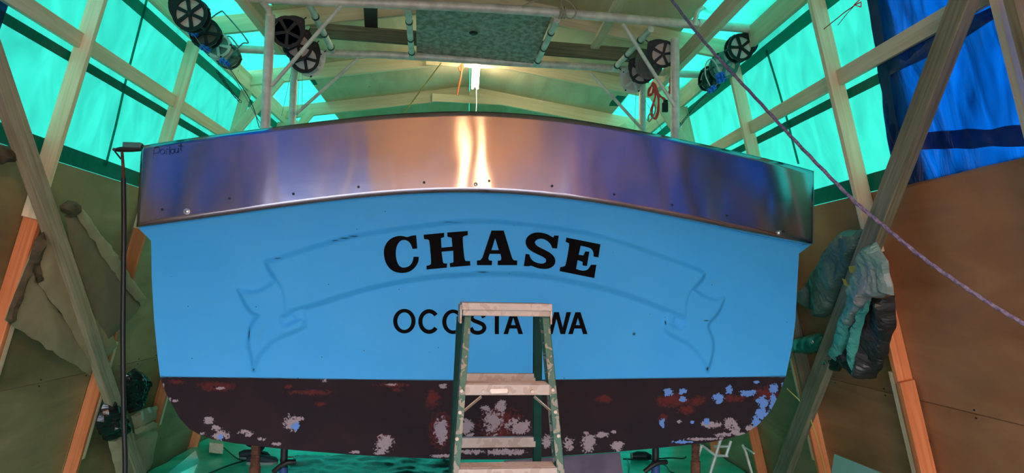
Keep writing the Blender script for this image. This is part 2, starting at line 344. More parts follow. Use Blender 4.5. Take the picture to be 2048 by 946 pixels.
def side_wall(side):
    left = side == 'left'
    W = struct('wall_'+side); P = wl if left else wr; n = NL if left else NR
    TT, seam, Ys = (TL, 1.13, LY) if left else (TR, 1.19, RY)
    pl = 3.62 if left else 3.54; pu = 3.11 if left else 3.0
    upv = Vector((K if left else -K, 0, 1)).normalized()
    # plywood sheets
    ys = [Ys[0]-1.0]+[Ys[k] for k in range(0, len(Ys), 2)]+[YE]
    off = -.006
    for a, b in zip(ys[:-1], ys[1:]):
        if b-a < .2: continue
        for z0, z1 in ((0.0, seam-.003), (seam+.003, TT)):
            jx = random.uniform(0, .004)
            q = [P(a+.002, z0, off+jx), P(b-.002, z0, off+jx), P(b-.002, z1, off+jx), P(a+.002, z1, off+jx)]
            fr = Matrix(((0, 0, n.x, 0), (1, 0, n.y, 0), (0, 1, n.z, 0), (0, 0, 0, 1)))
            d = Vector((0, 1, 0)); s = n.cross(d)
            fr = Matrix(((d.x, s.x, n.x, 0), (d.y, s.y, n.y, 0), (d.z, s.z, n.z, 0), (0, 0, 0, 1))); fr.translation = q[0]
            m = MB().prism(q, -n*.012); m.build('plywood_sheet', M['plybrown'] if (not left and a < 3.7) else M['ply'], W, frame=fr)
        # nails along the seam
    m = MB()
    for k in range(int((YE-1)/.6)):
        y = 1.0+k*.6+random.uniform(-.15, .15)
        for dz in (-.02, .02):
            c = P(y, seam+dz, .003); m.box(c, .003, .004, .004)
    o = m.build('nail_heads', M['dark'], W); o['kind'] = 'stuff'
    # studs
    for y in Ys:
        cap = pl
        if y > 2:
            # lower length of fresh fir, upper length of pine
            beam('stud', P(y+.02, 0.0, .045), P(y+.02, TT+(-.35 if y < 4.5 else -.3)-.0, .045), .089, .038, n, M['fir'], W)
            beam('stud', P(y, TT+(-.35 if y < 4.5 else -.3), .045), P(y, cap, .045), .089, .038, n, M['pine'], W)
        else:
            beam('stud', P(y, 0.0, .045), P(y, cap, .045), .089, .038, n, M['pine'], W)
    # purlin set flat between studs, and top plate
    for a, b in zip(Ys[:-1], Ys[1:]):
        beam('purlin', P(a+.02, pu+.045, .022), P(b-.02, pu+.045, .022), .089, .038, upv, M['pine'], W)
    for a, b in ((YB, 1.4), (1.4, 5.9), (5.9, YE)):
        beam('top_plate', P(a, pl+.07, .05), P(b, pl+.07, .05), .14, .04, upv, M['pine'], W)
    # sheathing cap strip at the plywood top
    beam('ledger', P(YB, TT-.03, -.03), P(YE, TT-.03, -.03), .05, .03, upv, M['pine'], W)
    beam('seam_light_stop', P(YB, seam, -.035), P(YE, seam, -.035), .12, .03, upv, M['pine'], W)  # unseen backing strip added to stop daylight leaking through the plywood seam
    # green tarp
    zt = 3.8
    ya = 3.3 if left else 3.25
    def fn(u, v):
        y = ya+(YE-ya)*u; z = TT-.06+(zt-TT+.06)*v
        d = .012*nz3((y*1.3, z*1.6, 3.1 if left else 8.2))+.006*nz3((y*5, z*2.5, 1))
        return P(y, z, -.022+d)
    grid_surface('tarp_sheet', fn, 110, 34, M['green'], W)
    def strip(name, y0, y1, z0, z1, mat, o_=-.012):
        fnn = lambda u, v: P(y0+(y1-y0)*u, z0+(z1-z0)*v, o_+.004*nz3((u*20, v*4, 2)))
        return grid_surface(name, fnn, 40, 4, mat, W)
    strip('tarp_hem', ya, YE, TT+.005, TT+.105, M['hem'])
    strip('tarp_hem', ya, YE, pu-.075, pu-.02, M['hem'])
    strip('tarp_hem', ya, YE, pl-.085, pl-.005, M['seam'], -.006)
    return W, strip
WL, stripL = side_wall('left'); WR, stripR = side_wall('right')
# tarp seams: narrow doubled lines running up the sheet
def seamline(W, P, on, pts, wd=.03):
    q = [on(*p) for p in pts]; m = MB()
    for a, b in zip(q[:-1], q[1:]):
        m.add([a+Vector((0, -wd/2, 0)), a+Vector((0, wd/2, 0)), b+Vector((0, wd/2, 0)), b+Vector((0, -wd/2, 0))], [(0, 1, 2, 3)])
    m.build('tarp_seam', M['seam'], W)
L_ = lambda px, py: onL(px, py, -.008); R_ = lambda px, py: onR(px, py, -.008)
seamline(WL, wl, L_, [(211, 333), (232, 250), (252, 160), (278, 60), (296, -10)])
seamline(WL, wl, L_, [(477, 262), (490, 215), (496, 200)], .04)
seamline(WR, wr, R_, [(1533, 100), (1553, 165), (1573, 235), (1597, 328)])
# blue tarp lining the near right wall (a thing: a separate tarp hung over the green one)
e0, e1 = onR(1735, 0, 0.0), onR(1795, 372, 0.0)
def blueedge(z): return e0.y+(e1.y-e0.y)*(e0.z-z)/(e0.z-e1.z)
bt = thing('blue_tarp', 'crinkled blue tarp stretched over the upper right wall behind the lumber', 'tarp', wr(3.4, TR, 0))
def bfn(u, v):
    z = TR-.01+(3.72-TR)*v; y1 = blueedge(z)+.015*nz3((z*7, 1, 1)); y = y1+(YB-y1)*u
    s = .04*nz3((y*1.1, z*.7+y*.8, 5))+.03*nz3((y*5, z*1.4+y, 7))+.03*abs(nz3((y*3+z*3, z*2, 9)))+.02*abs(nz3((y*9+z*4, z*3, 2)))
    return wr(y, z, -.001+s*.55)
grid_surface('tarp_sheet', bfn, 420, 60, M['bluetarp'], bt)
def bstrip(z0, z1, y0, y1, o_=.012, n=90):
    f = lambda u, v: wr(y0+(y1-y0)*u, z0+(z1-z0)*v+.02*nz3((u*9, v, 4)), o_+.012*nz3((u*24, v*2, 2)))
    return grid_surface('tarp_hem', f, n, 5, M['bluehem'], bt)
bstrip(2.93, 3.0, 3.4, -2, .014); 
a_, b_ = onR(1838, 284, 0), onR(2048, 274, 0)
grid_surface('tarp_hem', lambda u, v: wr(a_.y+(b_.y-a_.y)*u*1.3, a_.z+(b_.z-a_.z)*u*1.3+.085*v-.04+.01*nz3((u*6, v, 2)), .02+.006*nz3((u*14, v*2, 2))), 60, 5, M['bluehem'], bt)
f = lambda u, v: wr(blueedge(2.35+1.35*v)-.02-u*.08, 2.36+1.36*v, .013+.006*nz3((v*12, u, 1)))
grid_surface('tarp_hem', f, 4, 40, M['bluehem'], bt)
# a wrinkled blue tarp closes the upper left wall behind the camera
bt2 = thing('blue_tarp', 'blue tarp on the upper left wall nearest the open end', 'tarp', wl(0, TL, 0))
def bfn2(u, v):
    y = 3.42+(YB-3.42)*u; z = TL-.01+(3.8-TL)*v; return wl(y, z, -.004+.02*nz3((y*1.3, z, 2))+.01*nz3((y*4, z*2, 7)))
grid_surface('tarp_sheet', bfn2, 120, 20, M['bluehem'], bt2)
# sister boards and blocks nailed beside the lower studs
def px_board(name, W, on, n, pts, off, t, mat, parent=None):
    q = [on(px, py, off) for px, py in pts]; d = ((q[1]+q[2])/2-(q[0]+q[3])/2).normalized(); s = n.cross(d)
    fr = Matrix(((d.x, s.x, n.x, 0), (d.y, s.y, n.y, 0), (d.z, s.z, n.z, 0), (0, 0, 0, 1))); fr.translation = sum(q, Vector())/4
    return MB().prism(q, -n*t).build(name, mat, W, frame=fr, bevel=.002)
def sister(P, n, y, z0, z1, dy, mat, W, w_=.089, off=.045):
    beam('sister_board', P(y+dy, z0, off), P(y+dy, z1, off), w_, .038, n, mat, W)
sister(wr, NR, 3.78+.02, .35, 1.35, .04, M['pine'], WR); sister(wr, NR, 3.8, .45, 1.3, -.04, M['fir'], WR, .089, .06)
sister(wr, NR, 5.04, .55, 1.3, .04, M['pine'], WR); sister(wr, NR, 5.04, 1.0, 1.9, -.04, M['old'], WR)
sister(wl, NL, 3.98+.02, .55, 1.9, .04, M['pine'], WL); sister(wl, NL, 5.26, .5, 1.35, .04, M['pine'], WL)
sister(wl, NL, 6.52, .5, 1.3, .04, M['pine'], WL)

# near weathered post at the right frame edge
beam('post', onR(2024, -40, .14), onR(2150, 440, .14), .07, .05, NR, M['rust'] if False else M['old'], WR)

# roof -------------------------------------------------------------
ceil = struct('ceiling')
ZRI = 3.94
def roofz(x, l=3.66, r=3.57): return ZRI+(l-ZRI)*(-x/2.12) if x < 0 else ZRI+(r-ZRI)*(x/2.05)
for k, (yl, yr) in enumerate(zip(LY, RY)):
    ym = (yl+yr)/2
    a = Vector((-2.12, yl, 3.66)); r_ = Vector((0, ym, ZRI)); b = Vector((2.05, yr, 3.57))
    beam('rafter', a+Vector((0, 0, .07)), r_+Vector((0, 0, .07)), .14, .038, (0, 0, 1), M['pine'], ceil)
    beam('rafter', b+Vector((0, 0, .07)), r_+Vector((0, .002, .07)), .14, .038, (0, 0, 1), M['pine'], ceil)
    # knee braces and gussets
    if ym > 6:
        beam('knee_brace', wl(yl-.042, 3.22, .07), Vector((-1.78, yl-.042, 3.74)), .089, .03, NL, M['pine'], ceil)
        beam('knee_brace', wr(yr-.042, 3.1, .07), Vector((1.72, yr-.042, 3.66)), .089, .03, NR, M['pine'], ceil)
    if ym > 0:
        # ridge gusset plates
        beam('collar_board', Vector((-.42, ym-.03, roofz(-.42)+.045)), Vector((.42, ym-.03, roofz(.42)+.05)), .09, .018, (0, 0, 1), M['pine'], ceil)
# long beams under the rafters
beam('roof_beam', (-1.47, 2.0, 3.64), (-1.47, 5.3, 3.64), .14, .05, (0, 0, 1), M['pine'], ceil)
beam('roof_beam', (1.63, 2.0, 3.58), (1.63, 5.85, 3.58), .12, .05, (0, 0, 1), M['pine'], ceil)
ta, tb = onZ(620, 60, 3.75), onZ(1300, 113, 3.70)
beam('tie_board', ta, tb, .11, .04, (0, 0, 1), M['old'], ceil)
beam('batten', onZ(741, 8, 3.8), onZ(743, 66, 3.8), .1, .02, (1, 0, 0), M['dark'], ceil)
beam('batten', (1.0, 3.3, 3.74), (1.0, 5.42, 3.74), .07, .03, (1, 0, 0), M['pine'], ceil)
# plywood deck sheets over the middle
def roofsheet(x0, x1, y0, y1, mat, dz=.142, t=.012):
    q = [Vector((x0, y0, roofz(x0)+dz)), Vector((x1, y0, roofz(x1)+dz)), Vector((x1, y1, roofz(x1)+dz)), Vector((x0, y1, roofz(x0)+dz))]
    d = (q[3]-q[0]).normalized(); s = (q[1]-q[0]).normalized(); n = s.cross(d)
    fr = Matrix(((d.x, s.x, n.x, 0), (d.y, s.y, n.y, 0), (d.z, s.z, n.z, 0), (0, 0, 0, 1))); fr.translation = q[0]
    MB().prism(q, Vector((0, 0, t))).build('plywood_sheet', mat, ceil, frame=fr)
yy = 1.35
k = 0
ys_ = [YB, -1.2, .1, 1.35, 2.6, 3.88, 5.12, 6.38, 7.62, YE]
for a, b in zip(ys_[:-1], ys_[1:]):
    xl = -1.62 if a > 5 else -1.5
    roofsheet(xl, -.003, a+.003, b-.003, M['plyroof']); roofsheet(.003, 1.62, a+.003, b-.003, M['plyroof'])
# roof tarp over everything (green, translucent)
def rt(u, v, y0_=3.5, y1_=YE):
    x = -2.2+4.35*u; y = y0_+(y1_-y0_)*v
    sag = .05*math.sin(math.pi*((y-3.88)/1.25 % 1))*(1 if abs(x) > 1.5 else .2)
    return Vector((x, y, roofz(x)+.19-sag+.015*nz3((x*3, y*1.5, 4))))
grid_surface('roof_tarp', rt, 50, 100, M['green'], ceil)
grid_surface('roof_tarp', lambda u, v: rt(u, v, YB, 3.5), 50, 80, M['bluetarp'], ceil)
# far end: green tarp with plywood gable
we = struct('wall_back')
grid_surface('tarp_sheet', lambda u, v: Vector((-3+5.9*u, YE+.02*nz3((u*8, v*5, 1)), 3.3*v)), 60, 30, M['green'], we)
for i in range(5): beam('stud', (-2.4+1.2*i, YE-.05, 0), (-2.4+1.2*i, YE-.05, 3.5), .089, .038, (0, 1, 0), M['pine'], we)
MB().prism([Vector((-2.3, YE, 3.0)), Vector((2.3, YE, 3.0)), Vector((2.1, YE, 3.7)), Vector((0, YE, 4.15)), Vector((-2.1, YE, 3.75))], (0, .012, 0)).build('gable_panel', M['plyroof'], we)
# near end, behind the camera: plywood with a wide open doorway
wf = struct('wall_front')
for x0, x1 in ((-1.0, .2), (.203, 1.4), (1.403, 2.2)):
    MB().prism([Vector((x0, YB, 2.4)), Vector((x1, YB, 2.4)), Vector((x1, YB, 4.0)), Vector((x0, YB, 4.0))], (0, -.012, 0)).build('plywood_sheet', M['plyroof'], wf)
grid_surface('tarp_sheet', lambda u, v: Vector((-2.35+1.4*u, YB-.03+.03*nz3((u*7, v*3, 1)), 2.4+1.5*v)), 50, 20, M['bluetarp'], wf)
beam('header', (-2.4, YB+.02, 2.4), (2.3, YB+.02, 2.4), .14, .04, (0, 0, 1), M['pine'], wf)
for x in (-1.4, -.5, .5, 1.4): beam('stud', (x, YB+.03, 2.47), (x, YB+.03, 3.7), .089, .038, (1, 0, 0), M['pine'], wf)
beam('door_post', (-2.2, YB+.05, 0), (-2.2, YB+.05, 3.6), .089, .089, (0, 1, 0), M['pine'], wf)
beam('door_post', (2.1, YB+.05, 0), (2.1, YB+.05, 3.6), .089, .089, (0, 1, 0), M['pine'], wf)

# ------------------------------------------------------------------ long weathered braces (things)
def brace(name, on, n, e1, e2, off, t, label, mat):
    q = [on(*e1[0], off), on(*e1[1], off), on(*e2[1], off), on(*e2[0], off)]
    d = (q[1]-q[0]).normalized(); s = n.cross(d)
    fr = Matrix(((d.x, s.x, n.x, 0), (d.y, s.y, n.y, 0), (d.z, s.z, n.z, 0), (0, 0, 0, 1))); fr.translation = (q[0]+q[1]+q[2]+q[3])/4
    o = MB().prism(q, -n*t).build(name, mat, None, frame=fr, bevel=.004); tag(o, label, 'lumber')
    return o, d, s
def ext(a, b, y):  # extend line a-b to image row y
    t = (y-a[1])/(b[1]-a[1]); return (a[0]+(b[0]-a[0])*t, y)
e1 = ((51, 320), (271, 944)); e2 = ((83, 320), (293, 944))
bl = brace('timber_brace', onL, NL, (ext(*e1, -330), ext(*e1, 985)), (ext(*e2, -330), ext(*e2, 985)), .165, .06, 'weathered grey timber slanting down the left wall in front of the cardboard', M['oldpale'])
e1 = ((1896, 0), (1547, 940)); e2 = ((1937, 0), (1576, 940))
br = brace('timber_brace', onR, NR, (ext(*e1, -150), ext(*e1, 990)), (ext(*e2, -150), ext(*e2, 990)), .165, .06, 'weathered timber with yellow paint marks slanting down the right wall', M['old'])
# yellow paint marks
for pts in ([(1697, 533), (1716, 530), (1713, 549), (1700, 545)], [(1684, 556), (1692, 560), (1697, 574), (1689, 570)]):
    MB().prism([onR(px, py, .1655) for px, py in pts], NR*.0008).build('paint_mark', M['paintadd'], br[0])

# ------------------------------------------------------------------ the boat
PH = math.radians(3.3); BX = Vector((math.cos(PH), math.sin(PH), 0)); BV = Vector((-math.sin(PH), math.cos(PH), 0)); B0 = Vector((0, 4.12, 0))
def surf_v(u): return -.02*(1-((u-.03)/2.0)**2)
def W3(u, v, z): return B0+BX*u+BV*v+Vector((0, 0, z))
def uz(px, py, dv=0.0, it=6):
    v = 0
    for _ in range(it):
        p = hit(px, py, B0+BV*(v), BV); u = (p-B0).dot(BX); v = surf_v(u)+dv
    return u, p.z
def onplane(px, py, v):  # point on the boat's cross plane v
    p = hit(px, py, B0+BV*v, BV); return (p-B0).dot(BX), p.z
edge = [(279, 459), (302, 481), (303.5, 560), (308, 640), (315, 712), (320, 754), (331, 785), (345, 812), (360, 838), (379, 858), (400, 870), (422, 878), (471, 887), (569, 898.5), (713, 910), (829, 916), (920, 919), (1029, 919), (1106, 913), (1220, 905), (1317, 896), (1404, 887), (1450, 879), (1491, 867), (1518, 848), (1541, 822), (1558, 790), (1572, 752), (1585, 690), (1591, 640), (1595, 560), (1598, 507), (1622, 489)]
bb = [(273, 454), (360, 443), (459, 429), (550, 416), (641, 404), (762, 392), (850, 387), (910, 385), (960, 385), (1030, 387), (1102, 394), (1200, 408), (1307, 424), (1410, 446), (1519, 468), (1627, 488)]
btp = [(283, 292), (350, 281), (438, 269), (520, 257), (607, 246), (700, 236), (809, 227), (880, 223.5), (957, 222), (1030, 226), (1118, 235), (1200, 247), (1287, 263), (1370, 280), (1455, 299), (1540, 319), (1629, 342)]
E_ = np.array([uz(*p) for p in edge]); BB = np.array([uz(*p) for p in bb]); BT = np.array([uz(*p) for p in btp])
uL, uR = E_[0, 0], E_[-1, 0]
us = np.unique(np.concatenate([np.linspace(uL, uR, 620), E_[:, 0], np.linspace(E_[1, 0], E_[12, 0], 90), np.linspace(E_[21, 0], E_[-2, 0], 90)]))
zb = np.interp(us, E_[:, 0], E_[:, 1]); zt = np.interp(us, BB[:, 0], BB[:, 1])+.03
NZ = 300
tt = np.linspace(0, 1, NZ); U = np.repeat(us[None, :], NZ, 0); Z = zb[None, :]+(zt-zb)[None, :]*tt[:, None]
# relief scroll (outlines measured in the photograph, converted to metres on the boat)
ban = [(533, 524.6), (557, 517), (608, 501), (669, 482), (716, 471), (780, 461), (841, 452.5), (900, 446), (943, 443), (990, 444), (1035, 448), (1100, 455), (1160, 464), (1210, 476), (1254, 489), (1339, 519.5), (1400, 541), (1407, 548), (1405, 557), (1386, 577), (1374.6, 599), (1373, 623), (1371, 638), (1361, 633), (1305, 609), (1237.5, 585), (1170, 568.5), (1102, 555), (1060, 550), (1018, 547.6), (967, 547.6), (943, 549), (890, 552), (841, 557), (774, 568.5), (706, 585.5), (638, 607.5), (587.5, 621), (570.6, 630), (565.6, 629), (566.6, 602), (560.5, 575), (550, 558), (537, 538)]
tl1 = [(477.6, 580.4), (489.4, 583), (509.7, 585.5), (530, 578), (550, 562), (566, 575), (572, 602), (575, 628), (563, 634), (562, 640), (565.6, 650), (574, 652), (587.5, 644.7), (601, 636), (609.5, 639.6), (610, 651.5), (597.7, 660), (570.6, 670), (550, 680), (533.4, 695.5), (520, 710.6), (511.4, 727.6), (508, 741), (504.7, 717.4), (496, 690), (499.6, 660), (506, 643), (516.5, 632), (499.6, 622.7), (486, 599)]
tl2 = [(1386, 577), (1397, 586), (1410, 594), (1427, 600.7), (1437, 599), (1447, 595.6), (1444, 609), (1434, 629.5), (1417, 644.7), (1415, 656.5), (1425, 677), (1426, 700.5), (1420, 724), (1413.5, 743), (1406.7, 724), (1393, 704), (1373, 685), (1352.6, 677), (1332, 665), (1327, 655), (1330.6, 646), (1339, 646), (1352.6, 656.5), (1362.7, 658), (1371, 650), (1368, 636), (1366, 623), (1366, 599), (1376, 577)]
cn1 = [(590, 618), (608, 612), (612, 640), (600, 640), (585, 630)]
cn2 = [(1333, 622), (1350, 630), (1345, 648), (1329, 648)]
def smoothpoly(P, it=2):
    P = [np.array(p, float) for p in P]
    for _ in range(it):
        Q = []
        n = len(P)
        for i in range(n):
            a, b, c = P[i-1], P[i], P[(i+1) % n]; v1, v2 = b-a, c-b
            ang = abs(math.atan2(v1[0]*v2[1]-v1[1]*v2[0], v1 @ v2))
            if ang > math.radians(50): Q.append(b)
            else: Q += [b-.25*v1, b+.25*v2]
        P = Q
    return P
def sdf(poly, U, Z):
    P = np.array([uz(*p) for p in smoothpoly(poly)]); n = len(P); D = np.full(U.shape, 1e9); ins = np.zeros(U.shape, bool)
    m = (U > P[:, 0].min()-.1) & (U < P[:, 0].max()+.1) & (Z > P[:, 1].min()-.1) & (Z < P[:, 1].max()+.1)
    u, z = U[m], Z[m]; d = np.full(u.shape, 1e9); s = np.zeros(u.shape, bool)
    for i in range(n):
        ax, ay = P[i]; bx, by = P[(i+1) % n]; ex_, ey_ = bx-ax, by-ay; L2 = ex_*ex_+ey_*ey_+1e-12
        t = np.clip(((u-ax)*ex_+(z-ay)*ey_)/L2, 0, 1); d = np.minimum(d, np.hypot(u-ax-t*ex_, z-ay-t*ey_))
        c = (ay > z) != (by > z); xx = ax+(z-ay)*ex_/(ey_ if abs(ey_) > 1e-12 else 1e-12); s ^= c & (u < xx)
    D[m] = np.where(s, -d, d); return D
def step_(d, wv): return np.clip(.5-d/wv, 0, 1)**2*(3-2*np.clip(.5-d/wv, 0, 1))
h = np.maximum.reduce([.029*step_(sdf(ban, U, Z), .044), .022*step_(sdf(tl1, U, Z), .036), .022*step_(sdf(tl2, U, Z), .036), .01*step_(sdf(cn1, U, Z), .02), .01*step_(sdf(cn2, U, Z), .02)])
# soft swelling of the old moulding outside the scroll
V = -.02*(1-((U-.03)/2.0)**2)-h
V += .001*np.sin(U*5+Z*3)
# below the waterline the bottom turns slightly under
WLp = np.array([uz(*p) for p in [(318, 753), (500, 755), (700, 758), (900, 760), (1110, 759), (1300, 756), (1450, 754), (1575, 752)]])
wlz = np.interp(us, WLp[:, 0], WLp[:, 1])
verts = np.stack([B0.x+BX.x*U+BV.x*V, B0.y+BX.y*U+BV.y*V, Z], -1).reshape(-1, 3)
nu = len(us)
idx = np.arange(NZ*nu).reshape(NZ, nu)
faces = np.stack([idx[:-1, :-1], idx[:-1, 1:], idx[1:, 1:], idx[1:, :-1]], -1).reshape(-1, 4)
boat = thing('fishing_boat', 'blue boat stern with black bottom paint, lettered CHASE, OCOSTA WA', 'boat', W3(0, .5, 0))
me = bpy.data.meshes.new('transom')
me.vertices.add(len(verts)); me.vertices.foreach_set('co', verts.astype(np.float32).ravel())
me.loops.add(faces.size); me.loops.foreach_set('vertex_index', faces.astype(np.int32).ravel())
me.polygons.add(len(faces)); me.polygons.foreach_set('loop_start', np.arange(0, faces.size, 4, dtype=np.int32))
me.polygons.foreach_set('use_smooth', np.ones(len(faces), bool)); me.update(); me.validate()
def gaus(lst):
    A = np.zeros(U.shape)
    for px, py, rx, ry in lst:
        u0, z0 = uz(px, py); k_ = uz(px+10, py)[0]-u0; k_ /= 10
        r2 = ((U-u0)/(rx*k_))**2+((Z-z0)/(ry*k_))**2; A = np.maximum(A, 1.15*np.exp(-.5*np.minimum(r2, 60)**1.3)); 
    return A
white = [(416, 841, 12, 7), (442, 870, 18, 9), (405, 867, 8, 4), (433, 856, 10, 5), (489, 864, 16, 4), (497, 870, 8, 4), (523, 878, 8, 4), (553, 888, 13, 3), (583, 846, 15, 14), (598, 838, 8, 5), (710, 904, 10, 3), (768, 888, 17, 16), (759, 907, 13, 2.5), (883, 862, 12, 22), (880, 912, 22, 3), (886, 772, 8, 4), (326, 777, 2.5, 12), (339, 802, 3, 7), (969, 816, 9, 5), (1003, 812, 11, 12), (935, 857, 12, 15), (984, 846, 20, 20), (1033, 853, 22, 13), (1010, 904, 36, 6), (940, 904, 22, 5), (1093, 883, 9, 12), (1138, 887, 11, 13), (1177.5, 886, 13, 16), (1172, 866, 5, 4), (1206, 869, 13, 5), (1227, 864, 6, 3), (1234, 891.6, 12, 8), (1359.5, 843, 5, 3), (1423, 849, 20, 6), (1460, 848, 15, 9), (1470, 861, 13, 8), (1446, 870, 16, 4), (1410, 878, 38, 2.6), (1502, 856, 14, 6), (1480, 868, 20, 3), (351, 802, 6, 3), (440, 776, 8, 2.5), (647, 762, 8, 4), (780, 769, 14, 2)]
bluep = [(592, 852, 7, 6), (1336, 785, 8, 6), (1366, 782, 7, 5), (1366, 798, 6, 4), (1436, 796, 10, 7), (1457, 779.5, 6, 7), (1497, 786, 15, 5), (1547, 777, 7, 7), (1526, 803, 10, 9), (1523, 827, 9, 9), (1546, 808, 6, 13), (1512, 845, 8, 9), (1324, 846, 4, 8), (1384.5, 844, 3, 3), (1413.5, 841, 5, 6), (1365, 884, 15, 3), (1515, 764, 6, 2), (1566, 772, 3, 5), (1534, 835, 5, 12), (442, 874, 4, 5)]
redp = [(434, 773, 32, 8), (353, 764, 17, 4), (578, 773, 8, 4), (780, 770, 30, 4), (641, 808, 11, 3.5), (866, 798, 14, 16), (1209, 798, 15, 6), (1346, 801, 30, 11), (1396, 801, 15, 8), (1470, 797, 22, 6), (1530, 790, 22, 14), (1372, 820, 14, 8), (768, 880, 16, 12), (620, 785, 40, 5), (883, 860, 20, 32), (1000, 850, 40, 30), (1326, 836, 8, 6), (795, 780, 9, 4)]
bottom = np.clip((wlz[None, :]-Z)/.004+.5, 0, 1)
scr = gaus([(672, 481.5, 7, .7), (690, 477, 8, 1.0), (708, 473, 7, 1.0), (1410, 641, 4, .8), (557, 517, 6, .7), (965, 544, 8, .8), (905, 445, 12, .6), (499, 668, 1, 9), (508, 739, 1, 2), (1413, 737, 1.4, 3), (1330, 645, 1, 3), (1268, 668, 2, 2)])
for nm, arr in (('bottom', bottom), ('whitepatch', gaus(white)), ('bluepatch', gaus(bluep)), ('redpatch', gaus(redp)), ('scratch', scr)):
    a = me.attributes.new(nm, 'FLOAT', 'POINT'); a.data.foreach_set('value', arr.astype(np.float32).ravel())
me.materials.append(M['hull']); tr = bpy.data.objects.new('transom', me); link(tr, boat)
# hull body: sides and bottom running forward to the bow
secs = []
ring = [W3(u, surf_v(u)+.01, z) for u, z in E_]
ring_top = [(E_[0, 0], np.interp(E_[0, 0], BB[:, 0], BB[:, 1])), (E_[-1, 0], np.interp(E_[-1, 0], BB[:, 0], BB[:, 1]))]
prof = [(ring_top[0][0], ring_top[0][1])]+[tuple(p) for p in E_]+[ring_top[1]]
um = (uL+uR)/2
m = MB(); rows = []
for v, s in ((0.0, 1), (.4, .985), (1.0, .95), (1.8, .87), (2.6, .76), (3.3, .58), (3.9, .34), (4.3, .06)):
    rows.append([W3(um+(u-um)*s, surf_v(u)*(1-min(1, v))+.012+v, .78+(z-.78)*(1 if v < 1 else 1)) for u, z in prof])
n = len(prof); vs = [p for r in rows for p in r]
fs = [(i*n+k, i*n+k+1, (i+1)*n+k+1, (i+1)*n+k) for i in range(len(rows)-1) for k in range(n-1)]
m.add(vs, fs); hullo = m.build('hull', M['hullblue'], boat, smooth=True)
hullo.data.materials.append(M['hullblack'])
for p in hullo.data.polygons:
    cz = sum((hullo.data.vertices[i].co.z for i in p.vertices))/len(p.vertices)+WM[hullo.name].translation.z
    if cz < 1.22: p.material_index = 1
# deck
dk = MB().prism([W3(um+sx*1.86*s, v, 2.0) for sx, s, v in ((-1, .98, .06), (1, .98, .06), (1, .93, 1.0), (1, .72, 2.6), (1, .3, 3.9), (-1, .3, 3.9), (-1, .72, 2.6), (-1, .93, 1.0))], (0, 0, .04)).build('deck', M['deck'], boat)
# cap behind the transom so the boat is solid from above
# lettering ---------------------------------------------------------
ZO = (740, 440, 3.783)
def zpx(p): return (ZO[0]+p[0]/ZO[2], ZO[1]+p[1]/ZO[2])
def lmap(px, py, dv): u, z = uz(px, py); return W3(u, surf_v(u)-dv, z)
def letter(polys, depth, name='letter', mat=None, parent=None, conv=zpx):
    """polys = [outer, hole...] in measured coordinates"""
    P2 = [[Vector((q[0], -q[1], 0)) for q in poly] for poly in polys]
    tris = geometry.tessellate_polygon(P2); flatp = [q for poly in polys for q in poly]; n_ = len(flatp)
    fr = [lmap(*conv(q), depth) for q in flatp]; bk = [lmap(*conv(q), depth-.004) for q in flatp]
    fs = [tuple(t) for t in tris]+[tuple(i+n_ for i in t) for t in tris]; o_ = 0
    for poly in polys:
        k_ = len(poly); fs += [(o_+i, o_+(i+1) % k_, o_+(i+1) % k_+n_, o_+i+n_) for i in range(k_)]; o_ += k_
    m = MB().add(fr+bk, fs); return m.build(name, mat or M['letter'], parent or boat)
Cc = [(350, 118), (358, 218), (323, 222), (314, 195), (300, 172), (280, 157), (255, 152), (228, 162), (205, 195), (196, 245), (200, 300), (218, 345), (245, 362), (275, 360), (305, 345), (325, 315), (330, 280), (370, 280), (368, 315), (350, 350), (322, 380), (285, 398), (240, 403), (190, 395), (150, 370), (120, 325), (107, 270), (108, 220), (125, 178), (155, 145), (200, 125), (245, 122), (285, 135), (310, 122)]
Hh = [(405, 115), (560, 100), (560, 132), (536, 140), (540, 212), (622, 204), (616, 137), (585, 130), (583, 98), (737, 86), (738, 118), (705, 125), (697, 140), (712, 300), (722, 312), (755, 312), (757, 346), (604, 358), (602, 328), (630, 322), (628, 235), (541, 242), (550, 322), (558, 330), (582, 330), (580, 362), (428, 376), (427, 348), (455, 342), (464, 328), (450, 160), (440, 150), (410, 148)]
Aa = [(915, 83), (1007, 83), (1070, 290), (1082, 306), (1108, 308), (1108, 343), (962, 343), (962, 310), (985, 307), (990, 290), (982, 258), (902, 258), (892, 290), (897, 307), (920, 310), (918, 343), (806, 343), (806, 308), (832, 305), (848, 285)]
Ah = [(943, 140), (915, 230), (970, 230)]
Ss = [(1420, 122), (1408, 218), (1372, 216), (1360, 185), (1330, 155), (1290, 142), (1255, 150), (1240, 170), (1248, 192), (1280, 212), (1340, 240), (1380, 270), (1397, 305), (1390, 340), (1360, 365), (1320, 373), (1270, 368), (1235, 355), (1210, 345), (1195, 352), (1158, 350), (1172, 258), (1200, 262), (1207, 290), (1230, 315), (1270, 330), (1305, 332), (1325, 318), (1325, 298), (1300, 278), (1240, 252), (1195, 225), (1172, 190), (1172, 150), (1195, 118), (1235, 98), (1285, 97), (1330, 108), (1365, 128), (1380, 135), (1388, 120)]
Ee = [(1478, 136), (1733, 186), (1718, 285), (1682, 278), (1682, 245), (1665, 218), (1625, 205), (1585, 197), (1570, 265), (1605, 270), (1620, 240), (1650, 242), (1632, 350), (1600, 345), (1600, 318), (1562, 305), (1550, 372), (1600, 387), (1640, 378), (1662, 340), (1703, 340), (1687, 440), (1427, 388), (1432, 358), (1465, 352), (1475, 335), (1500, 195), (1497, 178), (1472, 168)]
sp = lambda P: [tuple(q) for q in smoothpoly(P, 2)]
